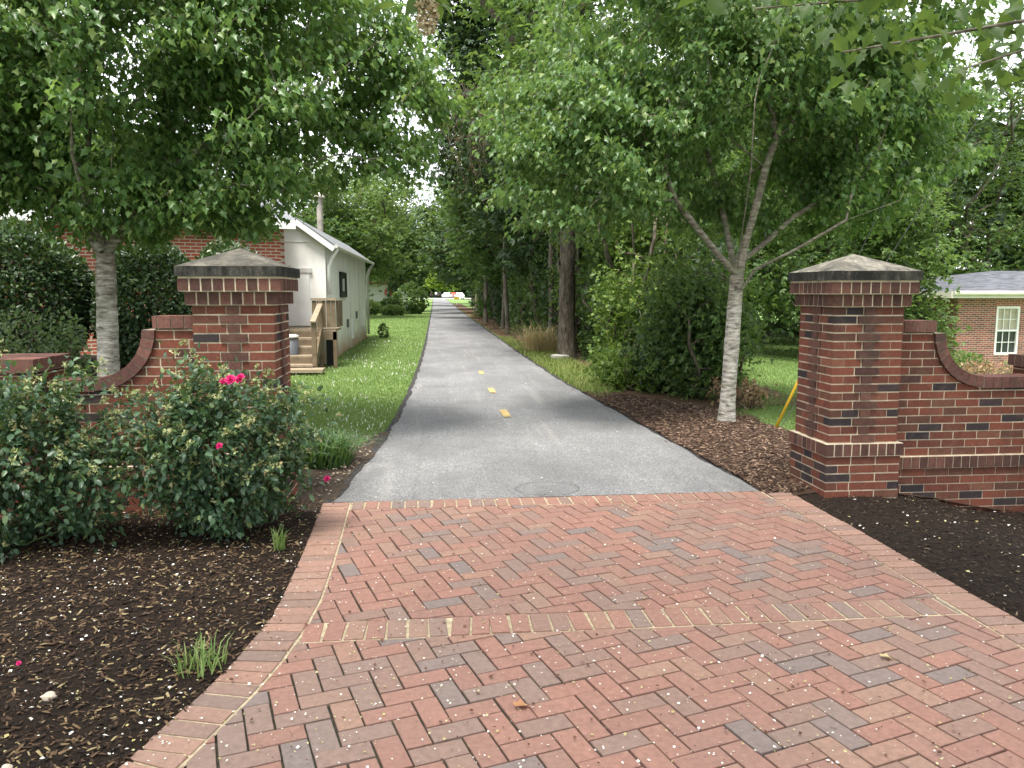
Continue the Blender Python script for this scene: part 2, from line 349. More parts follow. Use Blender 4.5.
# ------------------------------------------------------------------ leaves and trees
def tpl_maple():
    V = [(0, 0, 0), (.42, 0, -.03), (1, 0, -.26)]; F = []
    half = [(-.04, .27), (.20, .23), (.47, .44), (.58, .23)]
    for sg in (1, -1):
        b = len(V); V += [(u, sg * v, .45 * v - .22 * u * u) for u, v in half]
        for f in ((0, b, b + 1), (0, b + 1, 1), (1, b + 1, b + 2), (1, b + 2, b + 3), (1, b + 3, 2)):
            F.append(f if sg < 0 else f[::-1])
    return np.array(V, float), np.array(F)
def tpl_oval(w=.3, fold=.35):
    V = [(0, 0, 0), (1, 0, -.08), (.42, w, fold * w), (.42, -w, fold * w)]
    return np.array(V, float), np.array([(0, 1, 2), (0, 3, 1)])
def tpl_oval6(w=.28, fold=.3):
    V = [(0, 0, 0), (.55, 0, .0), (1, 0, -.12), (.25, w, fold * w), (.68, w * .8, fold * w), (.25, -w, fold * w), (.68, -w * .8, fold * w)]
    return np.array(V, float), np.array([(0, 1, 3), (3, 1, 4), (1, 2, 4), (0, 5, 1), (5, 6, 1), (1, 6, 2)])
def tpl_clump():      # three leaf blades that spring from one point
    V = []; F = []
    for a in (-.9, 0., .85):
        b = len(V); ca, sa = math.cos(a), math.sin(a)
        for u, v, w in ((0, 0, 0), (1, 0, -.1), (.45, .26, .1), (.45, -.26, .1)):
            V.append((u * ca - v * sa, u * sa + v * ca, w + .12 * a * u))
        F += [(b, b + 1, b + 2), (b, b + 3, b + 1)]
    return np.array(V, float), np.array(F)
MAPLE, OVAL, OVAL6, CLUMP = tpl_maple(), tpl_oval(), tpl_oval6(), tpl_clump()
def nrm(a): return a / np.maximum(np.linalg.norm(a, axis=-1, keepdims=True), 1e-9)
def leaf_mesh(C, D, N, s, tpl):
    TV, TF = tpl; D = nrm(D); L = nrm(np.cross(N, D)); N = np.cross(D, L)
    V = C[:, None] + s[:, None, None] * (TV[None, :, 0:1] * D[:, None] + TV[None, :, 1:2] * L[:, None] + TV[None, :, 2:3] * N[:, None])
    F = (np.arange(len(C)) * len(TV))[:, None, None] + TF[None]
    return V.reshape(-1, 3), F.reshape(-1, TF.shape[1])
def leaf_dirs(n, droop=.4, up=.9, out=None, g=rng):
    a = g.uniform(0, 2 * np.pi, n); D = np.stack([np.cos(a), np.sin(a), -droop + g.normal(0, .35, n)], 1)
    if out is not None: D[:, :2] += out[:, :2]
    N = np.stack([g.normal(0, .5, n), g.normal(0, .5, n), np.full(n, up)], 1)
    return D, N
def grow(nodes, targets, bf=.35, step=.3, k0=0, jit=.12, g=rng, sag=0.):
    n0 = len(nodes); cap = n0 + len(targets) * 40
    P = np.zeros((cap, 3)); par = np.full(cap, -1); L = np.zeros(cap)
    for i, (p, q) in enumerate(nodes):
        P[i] = p; par[i] = q
        if q >= 0: L[i] = L[q] + np.linalg.norm(P[i] - P[q])
    n = n0; base = P[max(k0, 0)].copy()
    tips = []
    for t in targets[np.argsort(np.linalg.norm(targets - base, axis=1))]:
        d = np.linalg.norm(P[k0:n] - t, axis=1)
        i = k0 + int(np.argmin(d + bf * L[k0:n])); dist = np.linalg.norm(P[i] - t)
        k = max(1, min(30, int(dist / step))); a = P[i].copy(); off = g.normal(0, jit, 3) * dist
        prev = i
        for j in range(1, k + 1):
            f = j / k; q = a + (t - a) * f + off * math.sin(math.pi * f) * .5; q[2] += sag * dist * math.sin(math.pi * f)
            P[n] = q; par[n] = prev; L[n] = L[prev] + np.linalg.norm(q - P[prev]); prev = n; n += 1
        tips.append(prev)
    return P[:n], par[:n], np.array(tips)
def skeleton(P, par, trunk_r, n_trunk, expo=.5, flare=1.25, minr=.0025, limb_thin=False):
    n = len(P); cnt = np.zeros(n); kids = [[] for _ in range(n)]
    for i in range(n):
        if par[i] >= 0: kids[par[i]].append(i)
    for i in range(n - 1, -1, -1):
        if not kids[i]: cnt[i] += 1
        if par[i] >= 0: cnt[par[i]] += cnt[i]
    r = np.maximum(trunk_r * (cnt / cnt[0]) ** expo * (.82 if limb_thin else 1), minr)
    for i in range(n_trunk): r[i] = trunk_r * (1 - .18 * i / max(1, n_trunk - 1))
    r[0] *= flare
    main = {i: max(kids[i], key=lambda k: cnt[k]) for i in range(n) if kids[i]}
    chains = []
    starts = [0] + [k for i in range(n) for k in kids[i] if k != main.get(i)]
    for s0 in starts:
        ch = ([par[s0]] if par[s0] >= 0 else []) + [s0]
        while ch[-1] in main: ch.append(main[ch[-1]])
        rr = r[ch].copy()
        if par[s0] >= 0: rr[0] = rr[1]
        chains.append((P[ch], rr))
    return chains
def tubes(chains, lo=4):
    Vs, Fs, b = [], [], 0
    for p, r in chains:
        if len(p) < 2: continue
        n = 12 if r.max() > .07 else (7 if r.max() > .02 else lo)
        V, F = tube_np(p, r, n); Vs.append(V); Fs.append(F + b); b += len(V)
    return np.concatenate(Vs), np.concatenate(Fs)
def ell_targets(crowns, n, g=rng, shell=.35):
    out = []; w = np.array([c[1][0] * c[1][1] * c[1][2] for c in crowns]) ** .75; w /= w.sum()
    for (c, r), f in zip(crowns, w):
        k = max(3, int(n * f)); q = nrm(g.normal(size=(k, 3))); rad = g.uniform(shell ** 2, 1, k) ** .42
        rad *= 1 + .12 * np.sin(q[:, 0] * 5 + q[:, 2] * 4 + c[0]) + .08 * np.sin(q[:, 1] * 9)
        out.append(np.array(c) + q * rad[:, None] * np.array(r))
    return np.concatenate(out)
def tree(name, label, base, trunk_r, fork_z, crowns, n_tips, per, size, spread, mat, bark_m, cat='tree', tpl=OVAL, group=None, lean=(0, 0), nodes=None,
         droop=.4, bf=.35, step=.35, zmin=None, keep=None, seed=1, limb_mat=None, flat=.6, bare=0.):
    g = np.random.default_rng(seed); base = np.array(base, float)
    th = thing(name, label, cat, base, group)
    if nodes is None:
        m = max(3, int((fork_z - base[2]) / .6)); nodes = []
        for i in range(m + 1):
            f = i / m; w = .035 * math.sin(3.1 * f * 2 + seed)
            nodes.append((base + np.array([lean[0] * f + w, lean[1] * f + w * .6, -.1 * (i == 0) + (fork_z - base[2]) * f]), i - 1))
    nt = sum(1 for p, q in nodes if p[2] <= fork_z + 1e-6)
    T = ell_targets(crowns, n_tips, g)
    def zlow(p): return zmin[0] - zmin[1] * np.hypot(p[:, 0] - base[0], p[:, 1] - base[1]) + .28 * vnoise(p[:, 0], p[:, 1], 1.9, seed)
    if zmin is not None: T[:, 2] = np.maximum(T[:, 2], zlow(T) + g.uniform(0, .5, len(T)))
    x, y, z = T.T * (3.2 if limb_mat is not None else 1.6); n3 = np.sin(1.9 * x + 1.3 * y + seed) + np.sin(2.3 * y - 2.1 * z + 1) + np.sin(2.6 * z + 1.1 * x + 2)
    T = T[(n3 > -.45) | (g.uniform(0, 1, len(T)) < .25)]
    if keep is not None: T = T[keep(T)]
    P, par, tips = grow(nodes, T, bf, step, max(0, nt - 1), .12, g, .06)
    ch = skeleton(P, par, trunk_r, nt, limb_thin=limb_mat is not None)
    if limb_mat is None:
        V, F = tubes(ch); build_np('trunk', V, F, bark_m, th, True)
    else:
        trunk = P[:nt]; r = np.array([trunk_r * (1 - .16 * i / max(1, nt - 1)) for i in range(nt)]); r[0] *= 1.28
        r *= 1 + g.normal(0, .025, nt)
        fine_p = np.array([[np.interp(s, np.arange(nt), trunk[:, k]) for k in range(3)] for s in np.linspace(0, nt - 1, 40)])
        fine_r = np.interp(np.linspace(0, nt - 1, 40), np.arange(nt), r) * (1 + g.normal(0, .02, 40))
        V, F = tube_np(fine_p, fine_r, 18); build_np('trunk', V, F, bark_m, th, True)
        ch[0] = (ch[0][0][nt - 1:], ch[0][1][nt - 1:])
        V, F = tubes(ch); build_np('limbs', V, F, limb_mat, th, True)
    n = len(tips) * per; ti = np.repeat(tips, per)
    back = P[par[ti]] - P[ti]
    C = P[ti] + back * g.uniform(0, 1.4, (n, 1)) + g.normal(size=(n, 3)) * np.array([spread, spread, spread * flat])
    C[:, 2] -= np.abs(g.normal(0, spread * .3, n))
    if zmin is not None: C[:, 2] = np.maximum(C[:, 2], zlow(C) - .25 + g.uniform(0, .35, n))
    if keep is not None: C = C[keep(C) | (g.uniform(0, 1, len(C)) < .3)]; n = len(C)
    out = nrm(C - np.array([base[0], base[1], C[:, 2].mean()])) * .5
    D, N = leaf_dirs(n, droop, .9, out, g)
    V, F = leaf_mesh(C, D, N, size * g.uniform(.65, 1.25, n), tpl)
    build_np('crown', V, F, mat, th)
    return th
def foliage_pts(c, r, n, g, shell=.5, lump=.18):
    q = nrm(g.normal(size=(n, 3))); rad = g.uniform(shell ** 3, 1, n) ** (1 / 3)
    rad *= 1 + lump * (np.sin(q[:, 0] * 6 + q[:, 1] * 4 + c[0] * 3) + np.sin(q[:, 2] * 7 + q[:, 1] * 5 + c[1])) * .6
    return np.array(c) + q * rad[:, None] * np.array(r), q
def shrub(name, label, c, r, n, size, mat, tpl=OVAL6, cat='shrub', shell=.75, seed=1, lump=.05, zb=0., group=None, stem_mat=None, outw=1.):
    g = np.random.default_rng(seed); th = thing(name, label, cat, (c[0], c[1], zb), group)
    if lump >= .3:
        nl = 15; u = nrm(g.normal(size=(nl, 3))); lc = np.array(c) + u * np.array(r) * g.uniform(.35, .78, (nl, 1)); lr = np.array(r) * g.uniform(.25, .6, (nl, 1)); w = np.prod(lr, 1) ** .7; li = g.choice(nl, n, p=w / w.sum())
        q = nrm(g.normal(size=(n, 3))); C = lc[li] + np.clip(g.normal(size=(n, 3)), -2, 2) * lr[li] * .62
        st = g.uniform(0, 1, n) < .10; C[st, 2] -= g.uniform(0, .45, st.sum()) * r[2]
    else: C, q = foliage_pts(c, r, n, g, shell, lump)
    k = C[:, 2] > zb + .03
    if lump >= .12:
        x, y, z = C.T * 1.5; n3 = np.sin(1.9 * x + 1.3 * y) + np.sin(2.3 * y - 1.7 * z + 1) + np.sin(2.6 * z + 1.1 * x + 2); k &= (n3 > -.55) | (g.uniform(0, 1, n) < .22)
    C, q = C[k], q[k]; n = len(C)
    D = nrm(q * outw + g.normal(0, .7, (n, 3))); N = nrm(q + g.normal(0, .6, (n, 3)) + np.array([0, 0, .4]))
    V, F = leaf_mesh(C, D, N, size * g.uniform(.6, 1.3, n), tpl); build_np('leaves', V, F, mat, th)
    base = np.array([c[0], c[1], zb]); T = np.array(c) + nrm(g.normal(size=(60, 3))) * np.array(r) * .8
    T = T[T[:, 2] > zb + .1]
    P, par, tips = grow([(base, -1), (base + (0, 0, .12), 0)], T, .3, .2, 0, .1, g)
    V, F = tubes(skeleton(P, par, .05 * max(r), 1)); build_np('stems', V, F, stem_mat or M['wood_bark'], th, True)
    return th
def blades(x, y, z, h, w, lean, g, bend=.5):
    n = len(x); a = g.uniform(0, 2 * np.pi, n); d = np.stack([np.cos(a), np.sin(a), np.zeros(n)], 1); s = np.stack([-np.sin(a), np.cos(a), np.zeros(n)], 1)
    B = np.stack([x, y, z], 1); U = np.array([0, 0, 1.]); h = h[:, None]; w = w[:, None]; l = (lean * g.uniform(.3, 1.4, n))[:, None]
    mid = B + U * h * .6 + d * h * l * .35; tip = B + U * h * (1 - bend * l * .5) + d * h * l
    V = np.stack([B - s * w, B + s * w, mid + s * w * .75, mid - s * w * .75, tip], 1).reshape(-1, 3)
    i = (np.arange(n) * 5)[:, None]
    F = np.concatenate([i + np.array([[0, 1, 2]]), i + np.array([[0, 2, 3]]), i + np.array([[3, 2, 4]])], 0)
    return V, F

# ================================================================== CAMERA, SKY, SUN
F_PX = 773.
yaw, pit = math.atan(77 / F_PX), math.atan(92 / F_PX)
fw = Vector((math.sin(yaw) * math.cos(pit), math.cos(yaw) * math.cos(pit), -math.sin(pit)))
cam = bpy.data.cameras.new('camera'); co = bpy.data.objects.new('camera', cam); COL.objects.link(co)
cam.sensor_width = 36; cam.lens = 36 * F_PX / 1024; cam.clip_end = 2000; cam.clip_start = .05
co.location = (0, 0, 1.6); co.rotation_euler = fw.to_track_quat('-Z', 'Y').to_euler(); S.camera = co

SUN_EL, SUN_AZ = R(69), R(208)       # azimuth measured from +Y (along the path) towards +X: the sun is behind the camera, to the left
w = bpy.data.worlds.new('World'); S.world = w; w.use_nodes = True
nt = w.node_tree; nt.nodes.clear()
sky = nt.nodes.new('ShaderNodeTexSky'); sky.sky_type = 'NISHITA'; sky.sun_disc = False
sky.sun_elevation = SUN_EL; sky.sun_rotation = SUN_AZ; sky.air_density = 1.; sky.dust_density = 3.
tc = nt.nodes.new('ShaderNodeTexCoord'); ns = nt.nodes.new('ShaderNodeTexNoise'); ns.inputs['Scale'].default_value = 2.2; ns.inputs['Detail'].default_value = 6
nt.links.new(tc.outputs['Generated'], ns.inputs['Vector'])
rp = nt.nodes.new('ShaderNodeValToRGB'); rp.color_ramp.elements[0].position = .3; rp.color_ramp.elements[0].color = (.72, .72, .72, 1); rp.color_ramp.elements[1].position = .6
nt.links.new(ns.outputs[0], rp.inputs[0])
mx = nt.nodes.new('ShaderNodeMix'); mx.data_type = 'RGBA'; mx.inputs[7].default_value = (10.5, 10.8, 11.2, 1)    # thin bright overcast
nt.links.new(rp.outputs[0], mx.inputs[0]); nt.links.new(sky.outputs[0], mx.inputs[6])
bg = nt.nodes.new('ShaderNodeBackground'); bg.inputs['Strength'].default_value = .118
wo = nt.nodes.new('ShaderNodeOutputWorld'); nt.links.new(mx.outputs[2], bg.inputs['Color']); nt.links.new(bg.outputs[0], wo.inputs[0])
sl = bpy.data.lights.new('sun', 'SUN'); sl.energy = 4.6; sl.angle = R(20); sl.color = (1, .95, .87)
so = bpy.data.objects.new('sun', sl); COL.objects.link(so)
sd = Vector((math.sin(SUN_AZ) * math.cos(SUN_EL), math.cos(SUN_AZ) * math.cos(SUN_EL), math.sin(SUN_EL)))
so.rotation_euler = sd.to_track_quat('Z', 'Y').to_euler(); so.location = (-6, -10, 20)
S.view_settings.view_transform = 'Standard'; S.view_settings.look = 'None'; S.view_settings.exposure = .90; S.view_settings.gamma = 1

# ================================================================== GROUND
def sheet(name, xs, ys, zf, mat, mask=None, kind='structure', smooth=True):
    X, Y = np.meshgrid(xs, ys); Z = zf(X, Y); nx, ny = len(xs), len(ys)
    i = np.arange(ny - 1)[:, None] * nx + np.arange(nx - 1)[None]
    F = np.stack([i, i + 1, i + nx + 1, i + nx], -1).reshape(-1, 4)
    if mask is not None:
        cx = (X[:-1, :-1] + X[1:, 1:]) / 2; cy = (Y[:-1, :-1] + Y[1:, 1:]) / 2; F = F[mask(cx, cy).ravel()]
    return build_np(name, np.stack([X, Y, Z], -1).reshape(-1, 3), F, mat, None, smooth, kind)
def gaps(*segs): return np.unique(np.concatenate([np.linspace(a, b, n) for a, b, n in segs]))
sheet('ground', gaps((-400, -30, 20), (-30, -8, 30), (-8, 8, 90), (8, 30, 30), (30, 400, 20)), gaps((-60, 0, 20), (0, 20, 110), (20, 60, 60), (60, 420, 50)),
      lambda x, y: gz(x, y) - .03 + .012 * vnoise(x, y, 1.1), M['ground'])

# borders of the brick apron
BYL = np.array([0.4, 1.0, 1.6, 2.1, 2.54, 3.0, 3.26, 3.6, 3.96, 4.5, 5.2, 5.87])
BXL = np.array([-2.9, -2.05, -1.45, -1.09, -.88, -.745, -.685, -.635, -.61, -.615, -.635, -.66])
def in_left(y): return np.interp(y, BYL, BXL)
def in_right(y): return np.interp(y, [0.4, 1.0, 1.6, 2.1, 2.6, 3.1, 6], [4.7, 3.85, 3.25, 2.9, 2.70, 2.63, 2.61])
def edge_frame(fx, y):
    e = .02; t = np.array([fx(y + e) - fx(y - e), 2 * e]); t /= np.linalg.norm(t); return np.array([fx(y), y]), t
# path
PYL = [(5.87, -.83), (6.6, -.745), (7.85, -.62), (9.7, -.51), (12.1, -.43), (17, -.35), (24, -.30), (60, -.28), (205, -.3)]
PYR = [(5.87, 2.63), (6.6, 2.60), (7.5, 2.56), (10.4, 2.44), (13.9, 2.28), (21, 2.22), (60, 2.2), (130, 2.45), (205, 2.6)]
def path_l(y): return np.interp(y, *zip(*PYL))
def path_r(y): return np.interp(y, *zip(*PYR))
ys = gaps((5.87, 30, 160), (30, 205, 80))
def strip(name, fa, fb, ys, z, mat, nx=2, wob=0., kind='structure'):
    t = np.linspace(0, 1, nx); V = []
    for y in ys:
        a, b = float(fa(y)), float(fb(y)); V += [(a + (b - a) * q, y, z if not callable(z) else z(a + (b - a) * q, y)) for q in t]
    i = np.arange(len(ys) - 1)[:, None] * nx + np.arange(nx - 1)[None]
    return build_np(name, V, np.stack([i, i + 1, i + nx + 1, i + nx], -1).reshape(-1, 4), mat, None, True, kind)
strip('path_edge', lambda y: path_l(y) - .03 - .025 * abs(vnoise(y, 0, 5)) , lambda y: path_r(y) + .03 + .05 * abs(vnoise(y, 3, 8)), gaps((5.87, 30, 400), (30, 205, 200)), -.004, M['asphalt_edge'], 3)
strip('asphalt_path', lambda y: path_l(y) + .04 + .03 * vnoise(y, 7, 4) * (y > 6), lambda y: path_r(y) - .04 + .03 * vnoise(y, 2, 4) * (y > 6), gaps((5.87, 30, 300), (30, 205, 160)), lambda x, y: .004 + .004 * vnoise(x, y, 1.1), M['asphalt'], 9)
for k, y in enumerate([10.05, 12.46, 15.28]):
    V = []; g = np.random.default_rng(k)
    for q in np.linspace(0, 1, 9):
        V += [(.86 + g.normal(0, .004), y - .3 + .6 * q, .0135), (.96 + g.normal(0, .004), y - .3 + .6 * q, .0135)]
    MB().add(V, [(2 * i, 2 * i + 1, 2 * i + 3, 2 * i + 2) for i in range(8)]).build('yellow_centre_dash', M['yellow'], None, False, 'structure')
# thin tar ring round an old cover under the asphalt
mb = MB(); a = np.linspace(0, 2 * np.pi, 49)
mb.add([(.90 + r * math.cos(q), 6.12 + r * .8 * math.sin(q), .0135) for q in a for r in (.258, .266)], [(2 * i, 2 * i + 1, 2 * i + 3, 2 * i + 2) for i in range(48)])
mb.build('path_ring_mark', M['ring'], None, False, 'structure')
strip('parking_road', lambda y: -30, lambda y: 34, np.linspace(176, 204, 8), .03, M['pale_concrete'], 12)

# brick apron: bedding, herringbone field, soldier rows, curved header borders
sheet('paver_bedding', np.linspace(-3.1, 5, 60), np.linspace(.4, 5.87, 50), lambda x, y: x * 0 - .008, M['joint'], lambda x, y: (x > in_left(y) - .12) & (x < in_right(y) + .12))
strip('border_mortar', lambda y: in_left(y) - .205, lambda y: in_left(y) + .012, np.linspace(.4, 5.87, 90), -.0015, M['joint_mortar'])
strip('border_mortar', lambda y: in_right(y) - .012, lambda y: in_right(y) + .205, np.linspace(.4, 5.87, 90), -.0015, M['joint_mortar'])
ROWS = [(3.47, 3.67), (5.66, 5.865)]
for a, b in ROWS:
    mb = MB(); mb.add([(in_left(a) + .014, a - .012, -.0012), (in_right(a) - .014, a - .012, -.0012), (in_right(b) - .014, b + .004, -.0012), (in_left(b) + .014, b + .004, -.0012)], [(0, 1, 2, 3)])
    mb.build('row_mortar', M['joint_mortar'], None, False, 'structure')
def clip(poly, p0, n):       # keep the side where (p - p0).n >= 0
    out = []; m = len(poly)
    for i in range(m):
        a, b = poly[i], poly[(i + 1) % m]; da, db = np.dot(a - p0, n), np.dot(b - p0, n)
        if da >= 0: out.append(a)
        if da * db < 0: out.append(a + (b - a) * da / (da - db))
    return out
def area(p): p = np.array(p); x, y = p[:, 0], p[:, 1]; return .5 * np.sum(x * np.roll(y, -1) - np.roll(x, -1) * y)
g = np.random.default_rng(3)
mb = MB(); wv = .1025; th_ = R(17); ca, sa = math.cos(th_), math.sin(th_); gap = .0042
def settle(x, y): return .004 * float(vnoise(x, y, 1.7, 2))
for i in range(-60, 90):
    for j in range(-50, 50):
        ox, oy = i * 1 + j * 2, i * 1 - j * 2
        for (x0, y0, x1, y1) in ((0, 0, 2, 1), (0, 1, 1, 3)):
            c = np.array([(ox + (x0 + x1) / 2) * wv, (oy + (y0 + y1) / 2) * wv]); cw = np.array([c[0] * ca - c[1] * sa + .9, c[0] * sa + c[1] * ca + 3.1])
            if not (.4 < cw[1] < 5.85) or not (-3.2 < cw[0] < 4.9): continue
            hx, hy = (x1 - x0) * wv / 2 - gap, (y1 - y0) * wv / 2 - gap; da = g.normal(0, .007); c2, s2 = math.cos(th_ + da), math.sin(th_ + da)
            cj = cw + g.normal(0, .0012, 2)
            base = [np.array([cj[0] + u * c2 - v * s2, cj[1] + u * s2 + v * c2]) for u, v in ((-hx, -hy), (hx, -hy), (hx, hy), (-hx, hy))]
            zones = [(.4, ROWS[0][0] - .014), (ROWS[0][1] + .006, ROWS[1][0] - .014)]
            for za, zb in zones:
                p = clip(base, np.array([0, za]), np.array([0, 1.])); p = clip(p, np.array([0, zb]), np.array([0, -1.])) if len(p) > 2 else p
                if len(p) < 3: continue
                pl, tl = edge_frame(in_left, float(np.clip(cw[1], .5, 5.8))); p = clip(p, pl + np.array([tl[1], -tl[0]]) * .007, np.array([tl[1], -tl[0]]))
                if len(p) < 3: continue
                pr, tr = edge_frame(in_right, float(np.clip(cw[1], .5, 5.8))); p = clip(p, pr - np.array([tr[1], -tr[0]]) * .007, -np.array([tr[1], -tr[0]]))
                if len(p) < 3 or area(p) < .00015: continue
                mb.prism(p, -.03, .004 + settle(*cw) + g.normal(0, .0009), chamfer=.0022)
mb.build('brick_pavement', M['paver'], None, False, 'structure')
mb = MB()
for a, b in ROWS:
    x = float(in_left(a)) + .017; k = 0
    while x < in_right(a) - .03:
        x1 = min(x + .094 + g.normal(0, .002), float(in_right(a)) - .015); sk = .006 * g.normal()
        mb.prism([(x + .0045, a), (x1 - .0045, a), (x1 - .0045 + sk, b - .004), (x + .0045 + sk, b - .004)], -.03, .006 + settle(x, a) + g.normal(0, .001), chamfer=.0022); x = x1 + .004
mb.build('soldier_course', M['paver'], None, False, 'structure')
mb = MB()
for fx, sg in ((in_left, -1), (in_right, 1)):
    y = .45
    while y < 5.80:
        p, t = edge_frame(fx, y); n = np.array([t[1], -t[0]]) * sg; dy = .096 * t[1]
        q, t2 = edge_frame(fx, y + dy); n2 = np.array([t2[1], -t2[0]]) * sg
        a0, a1 = p + t * .0045, q - t2 * .0045; b0, b1 = a0 + n * .205, a1 + n2 * .205
        a0, a1 = a0 + n * .006, a1 + n2 * .006
        po = [a0, a1, b1, b0]
        if area(po) < 0: po = po[::-1]
        mb.prism(po, -.03, .006 + settle(*p) + g.normal(0, .0012), chamfer=.0025); y += dy + .003
mb.build('brick_border', M['paver_border'], None, False, 'structure')

# beds
def bed_l(x, y): return (x < in_left(np.clip(y, .4, 5.87)) - .19) & (x < np.where(y > 5.87, path_l(np.maximum(y, 5.87)) - .03, 9))
lbed = lambda x, y: gz(x, y) * 0 + np.where(y < 5.87, .012, .012) + .016 * vnoise(x, y, 5) + .008 * vnoise(x, y, 17) - .05 * ss(-.25, -.10, x - in_left(np.clip(y, .4, 5.87))) * (y < 5.9)
sheet('mulch_bed', np.arange(-6.0, -.45, .045), np.arange(.4, 6.25, .045), lbed, M['mulch'], lambda x, y: (x < in_left(np.clip(y, .4, 5.87)) - .14) & (y < 5.6 + .1 * vnoise(x, y, 3)))
sheet('bare_dirt', np.arange(-1.9, -.45, .04), np.arange(5.4, 8.9, .04), lambda x, y: -.004 + .010 * vnoise(x, y, 6) + .01 * (x < -1.0), M['dirt'],
      lambda x, y: (x < path_l(np.maximum(y, 5.87)) + .02) & (y > 5.6 + .1 * vnoise(x, y, 3)) & (y < 7.75 + 1.2 * ss(-1.05, -.5, x) + .12 * vnoise(x, y, 5)))
sheet('planter_soil', np.arange(-8, -2.0, .12), np.arange(5.98, 13.6, .12), lambda x, y: gz(x, y) + .025 * vnoise(x, y, 4), M['mulch'], lambda x, y: gz(x, y) > .3)
rb = lambda x, y: gz(x, y) + .012 + .014 * vnoise(x, y, 5) + .007 * vnoise(x, y, 17) - .05 * ss(.26, .12, x - in_right(np.clip(y, .4, 5.87))) * (y < 5.95)
sheet('mulch_bed', np.arange(2.5, 7.5, .05), np.arange(.4, 5.75, .05), rb, M['mulch'], lambda x, y: x > in_right(np.clip(y, .4, 5.87)) + .14)
def rmul(x, y):   # reddish bark round the right maple
    e = np.interp(y, [5.7, 8.2, 8.5, 9.2, 10.2, 11.2, 12.1], [4.6, 4.05, 3.95, 3.88, 3.65, 3.1, 2.5])
    return (y > 5.68) & (x > path_r(np.maximum(y, 5.87)) + .0) & (x < e + .06 * vnoise(x, y, 4)) & (y < 12.2)
sheet('bark_mulch', np.arange(2.3, 4.8, .045), np.arange(5.6, 12.2, .045), lambda x, y: gz(x, y) + .008 + .014 * vnoise(x, y, 5.5) + .03 * ss(.1, .5, x - path_r(np.maximum(y, 5.87))), M['mulch_red'], rmul)
sheet('leaf_litter', np.arange(2.15, 16, .1), gaps((9.4, 30, 110), (30, 175, 300)), lambda x, y: gz(x, y) - .012 + .02 * vnoise(x, y, 2.5), M['litter_floor'],
      lambda x, y: ~((y < 12.1) & rmul(x, y)) & (x > np.where(y < 25, np.where(y < 12.2, 2.9, 3.05) + .15 * vnoise(x, y, 1.5), path_r(y) + .1)) & ((y > 10.6) | (x < 4.2)) & (x < np.where(y < 40, 5.6, np.where(y < 80, 16, path_r(y) + 1.2 * (y < 110)))))

def chips(name, n, xr, yr, mask, zf, mat, smin, smax, seed, petals=False):
    g = np.random.default_rng(seed); x = g.uniform(*xr, n); y = yr[0] + (yr[1] - yr[0]) * g.uniform(0, 1, n) ** 1.25
    k = mask(x, y); x, y = x[k], y[k]; n = len(x); z = zf(x, y) + g.uniform(.001, .012, n)
    a = g.uniform(0, np.pi * 2, n); D = np.stack([np.cos(a), np.sin(a), g.normal(0, .22, n)], 1); N = np.stack([g.normal(0, .35, n), g.normal(0, .35, n), np.ones(n)], 1)
    if petals: tpl = (np.array([(-.5, -.4, 0), (.5, -.3, .1), (.4, .5, 0), (-.4, .4, .12)]), np.array([(0, 1, 2), (0, 2, 3)]))
    else: tpl = (np.array([(-.5, -.14, 0), (.5, -.1, .03), (.45, .12, 0), (-.5, .14, .03), (0, 0, .16)]), np.array([(0, 1, 4), (1, 2, 4), (2, 3, 4), (3, 0, 4)]))
    s = g.uniform(smin, smax, n) * g.uniform(.5, 1.1, n)
    V, F = leaf_mesh(np.stack([x, y, z], 1), D, N, s, tpl)
    return build_np(name, V, F, mat, None, False, 'stuff')
chips('bark_chips', 80000, (-5.9, -.6), (.9, 5.9), lambda x, y: x < in_left(np.clip(y, .4, 5.87)) - .20, lbed, M['chip'], .008, .045, 11)
chips('bark_chips', 46000, (2.6, 7.4), (.9, 5.8), lambda x, y: x > in_right(np.clip(y, .4, 5.87)) + .20, rb, M['chip_dark'], .012, .036, 12)
chips('bark_chips', 34000, (2.4, 4.6), (5.8, 12.1), rmul, lambda x, y: gz(x, y) + .010 + .014 * vnoise(x, y, 5.5) + .03 * ss(.1, .5, x - path_r(np.maximum(y, 5.87))), M['chip_red'], .02, .065, 13)
chips('leaf_scraps', 3000, (2.2, 4.2), (22, 60), lambda x, y: x > path_r(y) + .05, lambda x, y: gz(x, y) + .01, M['dead_leaf'], .06, .13, 14)
chips('gravel_scatter', 900, (-1.3, -.45), (6.0, 8.9), lambda x, y: (x < path_l(np.maximum(y, 5.87)) - .02) & (x > path_l(np.maximum(y, 5.87)) - .3 - .3 * (y > 7.3)), lambda x, y: x * 0 + .012, M['gravel'], .012, .036, 15, True)
edge_d = lambda x, y: (np.minimum(x - path_l(y), path_r(y) - x) < .05 + .5 * np.abs(vnoise(x, y, 2)) ** 3) & (x > path_l(y)) & (x < path_r(y))
chips('path_debris', 9000, (-.8, 2.6), (5.9, 26), edge_d, lambda x, y: x * 0 + .012, M['chip_red'], .012, .04, 22)
chips('path_debris', 260, (-.8, 2.6), (5.9, 24), lambda x, y: (x > path_l(y)) & (x < path_r(y)), lambda x, y: x * 0 + .012, M['petal'], .008, .018, 23, True)
onpav = lambda x, y: (x > in_left(np.clip(y, .4, 5.87)) - .2) & (x < in_right(np.clip(y, .4, 5.87)) + .2)
chips('fallen_petals', 2300, (-1.6, 2.9), (2.1, 5.9), onpav, lambda x, y: x * 0 + .004, M['petal'], .004, .013, 16, True)
chips('fallen_petals', 900, (-1.6, 1.6), (2.0, 4.3), onpav, lambda x, y: x * 0 + .009, M['petal'], .004, .012, 17, True)
